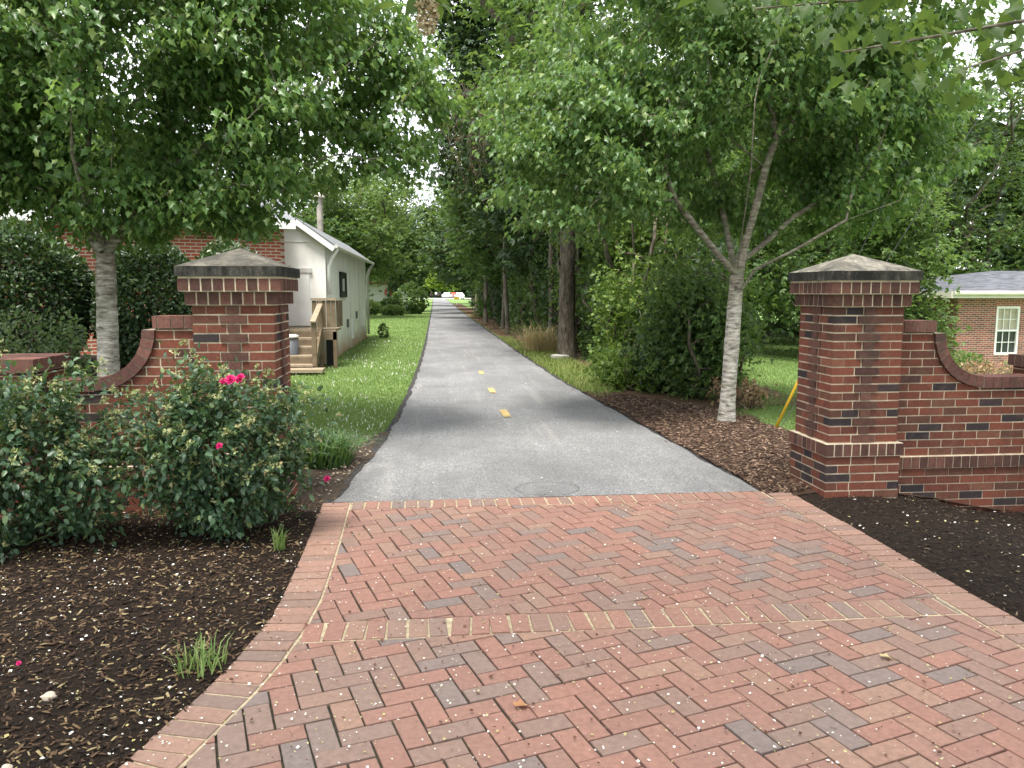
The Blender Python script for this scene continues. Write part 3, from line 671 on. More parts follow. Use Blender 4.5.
chips('fallen_petals', 3200, (-4.6, -.6), (1.9, 5.9), lambda x, y: x < in_left(np.clip(y, .4, 5.87)) - .2, lbed, M['petal'], .006, .017, 18, True)
chips('fallen_petals', 700, (2.7, 7.4), (2.4, 5.8), lambda x, y: x > in_right(np.clip(y, .4, 5.87)) + .2, rb, M['petal'], .008, .022, 19, True)

# grass
g = np.random.default_rng(21)
def scatter_grass(name, n, ya, yb, xa, xb, mask, h, w, mat, lean=.6, z=None, pw=1.):
    y = ya * (yb / ya) ** (g.uniform(0, 1, n) ** pw); x = xa(y) + (xb(y) - xa(y)) * g.uniform(0, 1, n)
    k = mask(x, y); x, y = x[k], y[k]; n = len(x); sc = (y / ya) ** .6
    V, F = blades(x, y, gz(x, y) - .025, h * g.uniform(.5, 1.3, n) * sc ** .4, w * sc, np.full(n, lean), g)
    return build_np(name, V, F, mat, None, False, 'stuff')
scatter_grass('lawn_grass', 95000, 7.4, 60, lambda y: -.19 * y - .25, lambda y: path_l(y) - .0, lambda x, y: (x < path_l(y) - .03 + .06 * vnoise(x, y, 4)) & ((y > 8.0 + 1.0 * ss(-1.05, -.5, x) + .15 * vnoise(x, y, 5)) | (x < -1.75)) & (gz(x, y) < .2), .030, .0035, M['grass'])
scatter_grass('verge_grass', 16000, 11.5, 27, lambda y: path_r(y), lambda y: path_r(y) + 1.15, lambda x, y: (x > path_r(y) + .02 + .07 * vnoise(x, y, 4)) & (x < path_r(y) + .25 + .75 * ss(11.4, 13.5, y) - .55 * ss(18, 25, y)), .11, .004, M['grass_rough'], .8)
scatter_grass('meadow_grass', 60000, 8.3, 45, lambda y: .36 * y + .3, lambda y: .56 * y + 1.0, lambda x, y: ~rmul(x, y) & (x > 3.85), .04, .0035, M['grass'])
scatter_grass('clover_flowers', 1500, 8.5, 26, lambda y: -.19 * y - .25, lambda y: path_l(y) - .1, lambda x, y: (gz(x, y) < .2) & (vnoise(x, y, 1.3) > -.1), .035, .008, M['clover'], .2)

# ================================================================== GATE: pillars, walls, low end piers
CH = .0655
def pillar():
    th = thing('brick_pillar', 'square brick gate pillar with stained pyramid cap, yellow wire guard close behind it', 'pillar', (0, 0, 0), 'brick gate pillars')
    g = np.random.default_rng(5); h = .278; d = .092; j = .0055; mb = MB(); bb = MB(); core = MB(); pb = MB()
    zs = .44
    def put(m, face, a0, a1, z0, z1, proj=0., out=h):
        a0 += 0 if a0 < -out + .01 else j; a1 -= 0 if a1 > out - .01 else j; z0 += j; z1 -= j; e = g.normal(0, .0008)
        y0, y1 = -out - proj + e, -out + d
        if face == 0: m.box(a0, a1, y0, y1, z0, z1)
        elif face == 2: m.box(-a1, -a0, -y1, -y0, z0, z1)
        elif face == 1: m.box(-y1, -y0, a0, a1, z0, z1)
        else: m.box(y0, y1, -a1, -a0, z0, z1)
    def ring(k, z, z1, out, m, full):      # `full` faces own the corners
        for f in range(4):
            own = (f % 2 == 0) == full; L = out if own else out - d - .0
            if own: segs = [-out, -.097, .097, out]
            else: segs = [-L, -.046, .046, L]
            for a, b in zip(segs[:-1], segs[1:]):
                c = abs(a + b) < .01
                put(bb if (c and m is mb) else m, f, a, b, z, z1, .013 if (c and m is mb) else 0., out)
    for k in range(5):                     # plinth
        z = k * .0676
        for f in range(4):
            own = (f % 2 == 0) == (k % 2 == 0); o = h + .022; L = o if own else o - d
            n = 3; ed = np.linspace(-L, L, n + 1) + (0 if own else 0)
            if k % 2: ed = np.array([-L, -L + .1, -L + .3, L - .12, L]) if not own else np.array([-L, -L + .2, L - .2, L])
            for a, b in zip(ed[:-1], ed[1:]): put(pb, f, a, b, z, z + .0676, 0, o)
    for k in range(4):                     # courses below the soil
        for f in range(4):
            o = h + .022; L = o if f % 2 == 0 else o - d
            for a, b in zip(np.linspace(-L, L, 4)[:-1], np.linspace(-L, L, 4)[1:]): put(pb, f, a, b, -.0676 * (k + 1), -.0676 * k, 0, o)
    def soldiers(z0, z1, out):
        for f in range(4):
            L = out if f % 2 == 0 else out - d; n = int(round(2 * L / .0735))
            for a, b in zip(np.linspace(-L, L, n + 1)[:-1], np.linspace(-L, L, n + 1)[1:]): put(bb, f, a, b, z0, z1, 0, out)
    soldiers(.338, .44, h + .038)
    for k in range(16): ring(k, zs + k * CH, zs + (k + 1) * CH, h, mb, k % 2 == 0)
    z = zs + 16 * CH
    soldiers(z, z + .096, h + .034); soldiers(z + .096, z + .190, h + .068)
    e = .0035
    core.box(-h - .022 + e, h + .022 - e, -h - .022 + e, h + .022 - e, -.3, .338); core.box(-h - .038 + e, h + .038 - e, -h - .038 + e, h + .038 - e, .3385, .4375)
    core.box(-h + e, h - e, -h + e, h - e, .438, z); o = h + .034 - e; core.box(-o, o, -o, o, z + .0015, z + .0945); o = h + .068 - e; core.box(-o, o, -o, o, z + .096, z + .2)
    mb.build('brick_shaft', M['brick'], th); pb.build('brick_plinth', M['brick'], th); bb.build('brick_trim', M['brick_brown'], th); core.build('mortar', M['mortar'], th)
    o = h + .082; z0 = z + .2; z1 = z0 + .068; m = MB(); n = 10
    V = [(-o, -o, z0), (o, -o, z0), (o, o, z0), (-o, o, z0), (-o, -o, z1), (o, -o, z1), (o, o, z1), (-o, o, z1)]
    m.add(V, [(0, 3, 2, 1), (0, 1, 5, 4), (1, 2, 6, 5), (2, 3, 7, 6), (3, 0, 4, 7)]); cap_ = m.build('cap', M['cap_edge'], th)
    t = MB(); o2 = o - .004; t.add([(-o2, -o2, z1 + .001), (o2, -o2, z1 + .001), (o2, o2, z1 + .001), (-o2, o2, z1 + .001), (0, 0, z1 + .142)], [(0, 1, 4), (1, 2, 4), (2, 3, 4), (3, 0, 4)])
    t.build('cap_slope', M['cap'], cap_)
    return th
PY = 5.6 + .278
p1 = pillar(); p1.location = (MX + 2.35, PY, 0)
p2 = copy_tree(p1); p2.location = (MX - 2.345, PY, .02); p2.rotation_euler.z = math.pi
def shaded(o):  # shade of the maple put into the colour of the left cap
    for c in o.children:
        if c.name.startswith('cap_slope'): c.material_slots[0].link = 'OBJECT'; c.material_slots[0].material = M['cap_shaded']
        shaded(c)
shaded(p2)
p2['label'] = 'square brick gate pillar under the maple, beside the white shed and behind the rose bush'

def gate_wall(sg, dz, label, seed, sh=0., x1=4.9):
    g = np.random.default_rng(seed)
    fx = lambda x: MX + sg * (x - MX)
    x0 = 3.57; yf, yb = 5.76, 5.955
    th = thing('garden_wall', label, 'wall', (fx(3.9), yf, 0), 'scooped brick walls beside the gate pillars')
    cx, cz, r = 4.37 + sh, 1.285 + dz, .44     # centre of the scoop; r is the underside of its coping
    hi, lo = 1.285 + dz, .835 + dz
    mb = MB()
    def brick(m, poly, ya, yb_):
        poly = [np.array([fx(p[0]), p[1]]) for p in poly]
        if sg < 0: poly = poly[::-1]
        n = len(poly); V = [(p[0], ya, p[1]) for p in poly] + [(p[0], yb_, p[1]) for p in poly]
        m.add(V, [tuple(range(n)), tuple(range(n, 2 * n))[::-1]] + [(i, n + i, n + (i + 1) % n, (i + 1) % n) for i in range(n)])
    base_ = MB()
    def course(z, off, proj=0., mb=mb):
        x = x0 - off
        while x < x1:
            a, b = max(x, x0) + .0045, min(x + .2035, x1) - .0045; x += .2035
            if b - a < .02: continue
            poly = [np.array(q) for q in ((a, z + .0045), (b, z + .0045), (b, z + CH - .0045), (a, z + CH - .0045))]
            c = np.array([(a + b) / 2, z + CH / 2])
            if c[0] < cx - r: poly = clip(poly, np.array([0, hi]), np.array([0, -1.]))
            elif c[0] > cx: poly = clip(poly, np.array([0, lo + .003]), np.array([0, -1.]))
            else:
                n = c - np.array([cx, cz]); n /= np.linalg.norm(n); poly = clip(poly, np.array([cx, cz]) + n * r, n)
            if len(poly) < 3 or abs(area(poly)) < .0006: continue
            brick(mb, poly, yf - proj + g.normal(0, .001), yb + g.normal(0, .001))
    k = 0; z = .29 + dz
    while z < hi: course(z, (k % 2) * .1 + .03); z += CH; k += 1
    z = .19 + dz - CH; k = 0
    while z > -.45: course(z, (k % 2) * .1 + .06, .018, base_); z -= CH; k += 1
    mb.build('brick_face', M['brick'], th); base_.build('brick_base', M['brick'], th)
    # belt of rowlock bricks
    bb = MB(); x = x0
    while x < x1 - .02:
        a, b = x + .004, min(x + .0715, x1) - .004; x += .0715
        brick(bb, [(a, .194 + dz), (b, .194 + dz), (b, .286 + dz), (a, .286 + dz)], yf - .036 + g.normal(0, .001), yb + .03)
    bb.build('belt_course', M['brick_brown'], th)
    # mortar body
    arc = [(cx + (r + .004) * math.cos(a), cz + (r + .004) * math.sin(a)) for a in np.linspace(math.pi, 1.5 * math.pi, 16)]
    core = MB(); prof = [(x0, .29 + dz), (x1, .29 + dz), (x1, lo)] + arc[::-1] + [(x0, hi)]
    brick(core, prof, yf + .0035, yb - .0035); brick(core, [(x0, -.5), (x1, -.5), (x1, .19 + dz), (x0, .19 + dz)], yf - .0125, yb + .01)
    brick(core, [(x0, .1905 + dz), (x1, .1905 + dz), (x1, .2895 + dz), (x0, .2895 + dz)], yf - .030, yb + .024)
    core.build('mortar', M['mortar'], th)
    # coping: flat, scoop, flat
    cp = MB(); ya, yb_ = yf - .022, yb + .022; cm = MB()
    x = x0
    for _ in range(4):
        a, b = x + .004, min(x + .092, 3.945 + sh) - .004; x += .092
        if b - a > .02: brick(cp, [(a, hi + .004), (b, hi + .004), (b, hi + .09), (a, hi + .09)], ya, yb_)
    brick(cm, [(x0, hi), (3.94 + sh, hi), (3.94 + sh, hi + .083), (x0, hi + .083)], ya + .006, yb_ - .006)
    n = 9; th0, th1 = math.pi * 1.0 + .02, 1.5 * math.pi - .02; ri = r - .088
    for i in range(n):
        a = th0 + (th1 - th0) * (i + .5) / n; u = np.array([math.cos(a), math.sin(a)]); v = np.array([-u[1], u[0]]); hw = .5 * ri * (th1 - th0) / n - .002; hw2 = hw + .004
        c = np.array([cx, cz])
        brick(cp, [c + u * r - v * hw2, c + u * r + v * hw2, c + u * ri + v * hw, c + u * ri - v * hw], ya + g.normal(0, .001), yb_)
    A = np.linspace(th0, th1, 24); brick(cm, [(cx + (r - .001) * math.cos(a), cz + (r - .001) * math.sin(a)) for a in A] + [(cx + (ri + .007) * math.cos(a), cz + (ri + .007) * math.sin(a)) for a in A[::-1]], ya + .006, yb_ - .006)
    x = cx + .004
    while x < x1 - .01:
        a, b = x + .003, min(x + .0715, x1) - .003; x += .0715
        if b - a > .02: brick(cp, [(a, lo + .003), (b, lo + .003), (b, lo + .088), (a, lo + .088)], ya + g.normal(0, .001), yb_)
    brick(cm, [(cx, lo), (x1, lo), (x1, lo + .081), (cx, lo + .081)], ya + .006, yb_ - .006)
    c_ = cp.build('coping', M['coping'], th); cm.build('coping_mortar', M['mortar_dark'], c_)
    return th
gate_wall(1, 0., 'low brick wall scooping down from the pillar beside the bark mulch and far brick house', 31)
gate_wall(-1, .055, 'low brick wall scooping down behind the rose bushes, in front of a pale maple trunk', 32, -.06, 4.72)

def low_pier(sg, dz, label, seed, a0, b0=5.58, b1=6.08):
    g = np.random.default_rng(seed); fx = lambda x: MX + sg * (x - MX)
    a1 = a0 + .55; th = thing('brick_pier', label, 'pier', (fx(4.85), 5.8, 0), 'low end piers of the gate walls')
    mb = MB(); z = -.35; k = 0; top = .985 + dz; d = .092
    while z < top - .01:
        z1 = min(z + CH, top)
        for f in range(4):
            own = (f % 2 == 0) == (k % 2 == 0)
            lo_, hi_ = ((a0, a1) if f % 2 == 0 else (b0, b1)); lo_, hi_ = (lo_, hi_) if own else (lo_ + d, hi_ - d)
            ed = np.linspace(lo_, hi_, 4)
            for p, q in zip(ed[:-1], ed[1:]):
                p, q = p + (.0045 if (p > lo_ + .01 or not own) else 0), q - (.0045 if (q < hi_ - .01 or not own) else 0); e = g.normal(0, .0008)
                if f == 0: mb.box(fx(p), fx(q), b0 + e, b0 + d, z + .0045, z1 - .0045)
                elif f == 2: mb.box(fx(p), fx(q), b1 - d, b1 - e, z + .0045, z1 - .0045)
                elif f == 1: mb.box(fx(a0 + e), fx(a0 + d), p, q, z + .0045, z1 - .0045)
                else: mb.box(fx(a1 - d), fx(a1 - e), p, q, z + .0045, z1 - .0045)
        z = z1; k += 1
    mb.build('brick_face', M['brick'], th)
    MB().box(fx(a0 + .006), fx(a1 - .006), b0 + .006, b1 - .006, -.4, top + .01).build('mortar', M['mortar'], th)
    cp = MB(); o = .032; y = b0 - o; n = 7; ed = np.linspace(b0 - o, b1 + o, n + 1)
    ex = [a0 - o, a0 + .19, a1 - .19, a1 + o]
    for i in range(n):
        for p, q in zip(ex[:-1], ex[1:]): cp.box(fx(p + .004), fx(q - .004), ed[i] + .004, ed[i + 1] - .004, top + .004, top + .092 + g.normal(0, .001))
    c = cp.build('coping', M['coping'], th); MB().box(fx(a0 - o + .006), fx(a1 + o - .006), b0 - o + .006, b1 + o - .006, top, top + .084).build('coping_mortar', M['mortar_dark'], c)
low_pier(1, 0., 'low brick pier with flat coping at the picture edge below the house window', 41, 4.88)
low_pier(-1, .065, 'low square brick pier with flat brick coping rising behind the rose without pink flowers', 42, 4.64)
chips('brown_specks', 900, (-1.6, 2.9), (2.0, 5.9), onpav, lambda x, y: x * 0 + .009, M['brown_petal'], .006, .017, 20, True)

# ================================================================== MAPLES
LB = M['limb_bark']
def limb(nodes, frm, pts):
    p = frm
    for q in pts: nodes.append((np.array(q, float), p)); p = len(nodes) - 1
    return p
# right maple
bx, by = 3.50, 8.95
nodes = [(np.array([bx, by, -.08]), -1)] + [(np.array([bx + .012 * i, by, .3 * i]), i - 1) for i in range(1, 7)]     # fork at 1.8
limb(nodes, 6, [(3.35, 8.9, 2.0), (3.05, 8.85, 2.32), (2.75, 8.8, 2.65), (2.6, 8.75, 3.0), (2.3, 8.7, 3.4)])
limb(nodes, 6, [(3.66, 8.95, 2.15), (3.78, 8.95, 2.6), (3.9, 9.0, 3.05), (4.02, 9.0, 3.4), (3.95, 9.05, 3.8), (4.1, 9.05, 4.4), (4.15, 9.1, 5.1)])
limb(nodes, 6, [(3.68, 9.05, 1.98), (4.0, 9.15, 2.2), (4.35, 9.2, 2.5), (4.8, 9.25, 2.75), (5.3, 9.3, 3.0)])
limb(nodes, 5, [(3.72, 8.8, 1.85), (4.15, 8.6, 2.1), (4.6, 8.4, 2.4), (5.1, 8.2, 2.6)])
limb(nodes, 6, [(3.6, 9.3, 2.2), (3.62, 9.7, 2.8), (3.5, 10.0, 3.5), (3.4, 10.2, 4.3)])
limb(nodes, 6, [(3.48, 8.6, 2.3), (3.35, 8.1, 2.9), (3.2, 7.7, 3.5)])
tree('maple_tree', 'maple with pale lichened trunk standing in reddish bark mulch beside the right-hand pillar', (bx, by, 0), .098, 1.8,
     [((3.8, 9.9, 4.4), (2.75, 2.1, 2.5)), ((1.8, 9.2, 3.35), (1.3, 1.3, 1.15)), ((5.5, 9.4, 3.6), (1.35, 1.4, 1.2)), ((4.0, 8.6, 5.0), (2.0, 1.3, 1.5)), ((2.2, 8.4, 3.2), (1.0, .7, .6))],
     1900, 60, .074, .13, M['maple_leaf_right'], M['maple_bark'], tpl=MAPLE, nodes=nodes, droop=.9, bf=.3, step=.22, zmin=(2.65, .30), keep=lambda p: ~((np.abs(p[:, 0] - 3.6) < .55 + .45 * (p[:, 2] - 1.8).clip(0, 3)) & (p[:, 1] < 9.25) & (p[:, 2] < 3.6 - .35 * np.abs(p[:, 0] - 3.8))), seed=51, limb_mat=LB, flat=.42)
# left maple
bx, by = -3.24, 8.0
nodes = [(np.array([bx, by, .5]), -1)] + [(np.array([bx + .008 * i, by, .5 + .245 * i]), i - 1) for i in range(1, 7)]     # fork at 1.97
limb(nodes, 6, [(-3.02, 8.0, 2.2), (-2.8, 8.0, 2.5), (-2.5, 8.05, 2.8), (-2.1, 8.1, 3.15), (-1.6, 8.1, 3.5), (-1.1, 8.1, 3.9)])
limb(nodes, 6, [(-3.28, 8.0, 2.35), (-3.35, 8.05, 2.8), (-3.3, 8.1, 3.3), (-3.4, 8.1, 4.0), (-3.3, 8.2, 4.8)])
limb(nodes, 6, [(-3.4, 8.1, 2.25), (-3.8, 8.2, 2.7), (-4.3, 8.3, 3.2), (-4.8, 8.3, 3.6)])
limb(nodes, 6, [(-3.1, 8.3, 2.3), (-3.0, 8.8, 2.8), (-2.8, 9.2, 3.3)])
limb(nodes, 6, [(-3.2, 7.7, 2.3), (-3.1, 7.2, 2.8), (-2.9, 6.8, 3.2)])
tree('maple_tree', 'maple with grey mossy trunk rising behind the low wall and rose bushes', (bx, by, .55), .105, 1.97,
     [((-3.4, 8.8, 4.2), (2.9, 2.1, 2.3)), ((-3.4, 7.8, 4.6), (2.4, 1.2, 1.5)), ((-4.6, 7.7, 3.1), (1.2, .8, .7)), ((-1.45, 8.2, 4.05), (1.5, 1.5, 1.2)), ((-5.3, 8.0, 3.6), (1.6, 1.6, 1.4)), ((-.35, 8.3, 3.55), (.6, .8, 1.0)), ((-2.2, 8.1, 2.62), (.95, .9, .55)), ((-3.3, 7.9, 2.7), (1.0, .7, .45))],
     2200, 58, .073, .125, M['maple_leaf'], M['maple_bark'], tpl=MAPLE, nodes=nodes, droop=.9, bf=.3, step=.22, zmin=(2.15, .0), seed=52, limb_mat=LB, flat=.5)

# ================================================================== WOODS ALONG THE PATH
WB, TB = M['wood_bark'], M['thin_bark']
GW = 'trees of the wood beside the path'
tree('woodland_tree', 'thick straight grey trunk beside the path with a pale slab at its foot', (3.23, 18.6, -.1), .215, 5.2, [((3.9, 19, 9.), (3.4, 3.4, 4.6)), ((2.9, 18.2, 6.2), (1.9, 2.2, 1.5))], 170, 60, .17, .42, M['wood_leaf'], WB, tpl=CLUMP, group=GW, seed=61, lean=(-.12, 0))
tree('cedar_tree', 'very tall dark evergreen towering over the path above all other trees', (3.55, 31, -.1), .30, 7., [((3.0, 31.5, 14.), (3.0, 3.2, 8.5)), ((1.6, 31, 9.5), (2.1, 2.2, 3.6)), ((2.0, 31.5, 16), (2.4, 2.2, 5))], 420, 60, .20, .40, M['dark_leaf'], WB, tpl=CLUMP, group=GW, seed=62, droop=.7)
tree('slender_tree', 'slender bare-stemmed tree close behind the tan grass clump', (3.35, 22.6, -.1), .075, 4.0, [((3.3, 22.8, 6.2), (1.9, 1.9, 2.3))], 90, 45, .15, .36, M['wood_leaf'], TB, tpl=CLUMP, group='slender trees at the wood edge', seed=63, lean=(.1, 0))
tree('slender_tree', 'slender pale stem at the edge of the leaf litter, left of the tan grass clump', (2.75, 29.5, -.1), .085, 4.2, [((2.7, 29.5, 6.6), (2.0, 2.0, 2.6))], 90, 45, .16, .38, M['dark_leaf'], TB, tpl=CLUMP, group='slender trees at the wood edge', seed=64, lean=(-.1, .1))
tree('slender_tree', 'twin-leaning slim stem deeper in the shade behind the tan grass clump', (4.1, 25.5, -.1), .07, 3.8, [((4.1, 25.5, 5.8), (1.9, 1.9, 2.3))], 80, 45, .16, .38, M['dark_leaf'], TB, tpl=CLUMP, group='slender trees at the wood edge', seed=65, lean=(.25, 0))
tree('slender_tree', 'farthest of the slim stems, where the path edge meets the dark shade', (2.7, 41, -.1), .11, 4., [((2.4, 41.5, 6.2), (2.3, 2.2, 2.8))], 100, 45, .18, .4, M['dark_leaf'], TB, tpl=CLUMP, group='slender trees at the wood edge', seed=66)
tree('slender_tree', 'slim stem standing just beyond the pale one at the litter edge', (2.95, 33.5, -.1), .075, 4.4, [((2.9, 33.5, 6.3), (1.8, 2.2, 2.4))], 80, 45, .17, .4, M['dark_leaf'], TB, tpl=CLUMP, group='slender trees at the wood edge', seed=67, lean=(.15, 0))
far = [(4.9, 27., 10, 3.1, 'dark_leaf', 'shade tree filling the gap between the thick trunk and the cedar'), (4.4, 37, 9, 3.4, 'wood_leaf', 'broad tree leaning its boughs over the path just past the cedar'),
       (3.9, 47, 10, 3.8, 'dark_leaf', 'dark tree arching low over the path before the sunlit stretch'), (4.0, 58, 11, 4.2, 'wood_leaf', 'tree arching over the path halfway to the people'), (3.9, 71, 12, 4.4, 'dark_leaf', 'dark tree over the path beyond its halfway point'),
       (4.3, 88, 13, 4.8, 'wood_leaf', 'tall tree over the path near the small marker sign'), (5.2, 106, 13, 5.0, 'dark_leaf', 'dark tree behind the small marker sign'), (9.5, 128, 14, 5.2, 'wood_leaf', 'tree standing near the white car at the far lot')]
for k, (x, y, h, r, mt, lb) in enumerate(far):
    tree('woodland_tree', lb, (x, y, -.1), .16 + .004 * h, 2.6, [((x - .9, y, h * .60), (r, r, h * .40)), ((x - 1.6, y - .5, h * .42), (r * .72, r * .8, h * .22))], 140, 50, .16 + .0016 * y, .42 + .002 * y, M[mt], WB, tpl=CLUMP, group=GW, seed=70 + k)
# vine-covered thickets below the trees: each mound of leaves is a thing
def thicket(label, c, r, n, size, mat, seed, tpl=CLUMP, zb=-.1): return shrub('vine_thicket', label, c, r, int(n * 2.4), size * .8, mat, tpl, 'thicket', .25, seed, .38, zb, 'vine thickets below the trees')
thicket('sunny yellow-green vine thicket between the thick trunk and the maple', (4.85, 15.4, 1.7), (1.05, 1.3, 2.5), 3400, .11, M['vine_leaf'], 81)
thicket('high vine curtain with bright tips arching above the sunny thicket', (4.5, 16.8, 3.2), (1.1, 1.2, 1.9), 2600, .11, M['vine_leaf'], 93)
thicket('ragged bright vines spilling toward the path beside the thick trunk', (3.95, 15.2, .9), (.65, 1.0, 1.2), 1900, .10, M['vine_leaf'], 94)
thicket('dark leafy thicket directly behind the maple trunk in the mulch', (4.15, 11.75, .85), (.8, 1.0, 1.35), 3600, .10, M['wood_leaf'], 82)
thicket('low fringe of bright leaves at the mulch edge, left of the dark thicket', (3.3, 12.9, .2), (.55, .9, .5), 1300, .10, M['vine_leaf'], 83)
thicket('vine thicket crowding the foot of the thick trunk', (4.15, 18.4, 1.1), (.75, 1.1, 1.7), 2400, .11, M['wood_leaf'], 84)
thicket('tall vine curtain behind the sunny thicket', (5.6, 18.5, 2.6), (1.6, 1.6, 3.0), 3600, .13, M['vine_leaf'], 85)
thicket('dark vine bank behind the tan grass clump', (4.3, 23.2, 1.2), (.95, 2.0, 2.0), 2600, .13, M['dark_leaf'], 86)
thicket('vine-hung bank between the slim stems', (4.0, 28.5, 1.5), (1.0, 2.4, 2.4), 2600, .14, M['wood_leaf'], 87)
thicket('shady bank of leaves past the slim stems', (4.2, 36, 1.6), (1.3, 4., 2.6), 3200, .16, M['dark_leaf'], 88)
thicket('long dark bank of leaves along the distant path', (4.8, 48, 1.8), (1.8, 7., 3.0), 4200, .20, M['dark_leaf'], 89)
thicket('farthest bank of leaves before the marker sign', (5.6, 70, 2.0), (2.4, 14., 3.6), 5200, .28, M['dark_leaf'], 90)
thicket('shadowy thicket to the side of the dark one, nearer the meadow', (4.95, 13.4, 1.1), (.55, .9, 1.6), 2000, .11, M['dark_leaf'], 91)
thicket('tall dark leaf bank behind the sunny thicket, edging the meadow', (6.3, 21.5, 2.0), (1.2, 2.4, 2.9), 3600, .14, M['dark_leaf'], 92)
thicket('dense vine wall filling the shade between thick trunk and sunny thicket', (4.6, 19.6, 2.2), (1.2, 1.2, 2.6), 3000, .12, M['wood_leaf'], 181)
thicket('leafy wall of vines under the maple limbs, behind the dark thicket', (5.3, 15.2, 2.0), (1.0, 1.2, 2.3), 3000, .11, M['wood_leaf'], 182)
thicket('low dark tangle at the mulch edge in front of the sunny thicket', (3.75, 12.4, .5), (.7, .7, .8), 1800, .09, M['dark_leaf'], 183)
thicket('vine curtain hanging to the ground between the tan grass and the pale slim stem', (3.75, 25.8, 2.2), (.7, 1.6, 2.6), 2800, .12, M['wood_leaf'], 187)
thicket('bright vines climbing past the thick trunk on its path side', (3.75, 20.6, 2.6), (.55, .8, 2.4), 2000, .11, M['vine_leaf'], 188)
thicket('low dark growth behind the pale slim stem', (3.55, 30.5, .9), (.7, 2.2, 1.5), 2000, .13, M['wood_leaf'], 184)
thicket('low dark growth beyond the slim stems, near the litter', (3.5, 38.5, .9), (.7, 3., 1.7), 2000, .16, M['dark_leaf'], 185)
thicket('low dark growth far along the litter strip', (3.5, 52, 1.0), (.8, 6., 2.0), 2200, .2, M['wood_leaf'], 186)
# dead brush by the maple, hanging dead vines
def dead_tangle(name, label, base, spread, hgt, n, mat, seed, cat, hang=False):
    g = np.random.default_rng(seed); th = thing(name, label, cat, base); Vs, Fs, b = [], [], 0
    for i in range(n):
        m = 14 if hang else 6; t = np.linspace(0, 1, m); a = g.uniform(0, 6.28); d = np.array([math.cos(a), math.sin(a)]) * g.uniform(.2, 1) * spread
        st = np.array(base) + np.array([*(g.normal(0, spread * .35, 2)), 0]) ; H = hgt * g.uniform(.5, 1.1)
        z = -H * t if hang else H * (1.6 * t - 1.0 * t * t)
        wb_ = .10 * np.cumsum(g.normal(0, 1, m)) if hang else 0
        P = np.stack([st[0] + wb_ + d[0] * t * (.35 if hang else 1) + g.normal(0, .03, m), st[1] + d[1] * t * (.35 if hang else 1) + g.normal(0, .03, m), st[2] + z], 1)
        V, F = tube_np(P, np.linspace(.011 if hang else .007, .004, m), 4); Vs.append(V); Fs.append(F + b); b += len(V)
    build_np('stems', np.concatenate(Vs), np.concatenate(Fs), M['dead'], th)
    allp = np.concatenate(Vs); k = g.integers(0, len(allp), n * (14 if not hang else 8)); C = allp[k] + g.normal(0, .04, (len(k), 3)); D, N = leaf_dirs(len(k), .6, .5, None, g)
    V, F = leaf_mesh(C, D, N, g.uniform(.04, .09, len(k)), OVAL); build_np('dead_leaves', V, F, mat, th); return th
dead_tangle('dead_brush', 'heap of tan dead brush on the meadow edge behind the maple trunk', (4.25, 10.4, 0), .36, .5, 46, M['dead_leaf'], 95, 'brush')
dead_tangle('hanging_vines', 'curtain of dry brown vines hanging in front of the thick trunk', (2.75, 17.6, 6.6), .55, 2.2, 70, M['dead_leaf'], 96, 'vines', True)
dead_tangle('hanging_vines', 'thin dry vines dangling from the cedar over the path', (1.7, 27.5, 8.6), 1.3, 3.4, 60, M['dead_leaf'], 97, 'vines', True)
# tan ornamental grass clump and the slab behind it
g = np.random.default_rng(98)
def clump(name, label, c, n, rad, h, w, lean, mat, cat, seed, z=None):
    g = np.random.default_rng(seed); th = thing(name, label, cat, (c[0], c[1], 0)); a = g.uniform(0, 6.28, n); r = rad * np.sqrt(g.uniform(0, 1, n))
    x, y = c[0] + r * np.cos(a), c[1] + r * np.sin(a); V, F = blades(x, y, gz(x, y) - .01 + (z or 0), h * g.uniform(.55, 1.1, n), np.full(n, w), np.full(n, lean), g, .5)
    build_np('blades', V, F, mat, th); return th
clump('dry_grass_clump', 'tall tan grass clump at the path edge before the thick trunk', (2.70, 20.6), 260, .34, 1.0, .009, 1.15, M['dry_grass'], 'grass clump', 98)
clump('dry_grass_clump', 'small straw-coloured tuft beside the taller tan clump', (3.1, 20.3), 130, .2, .7, .008, 1.0, M['dry_grass'], 'grass clump', 99)
sl_ = MB(); sl_.prism([(2.78, 18.45), (3.02, 18.2), (3.2, 18.28), (2.95, 18.62)], -.05, .10, chamfer=.02)
tag(sl_.build('concrete_slab', M['pale_concrete']), 'pale broken concrete slab at the foot of the thick trunk', 'slab', None, 'thing')

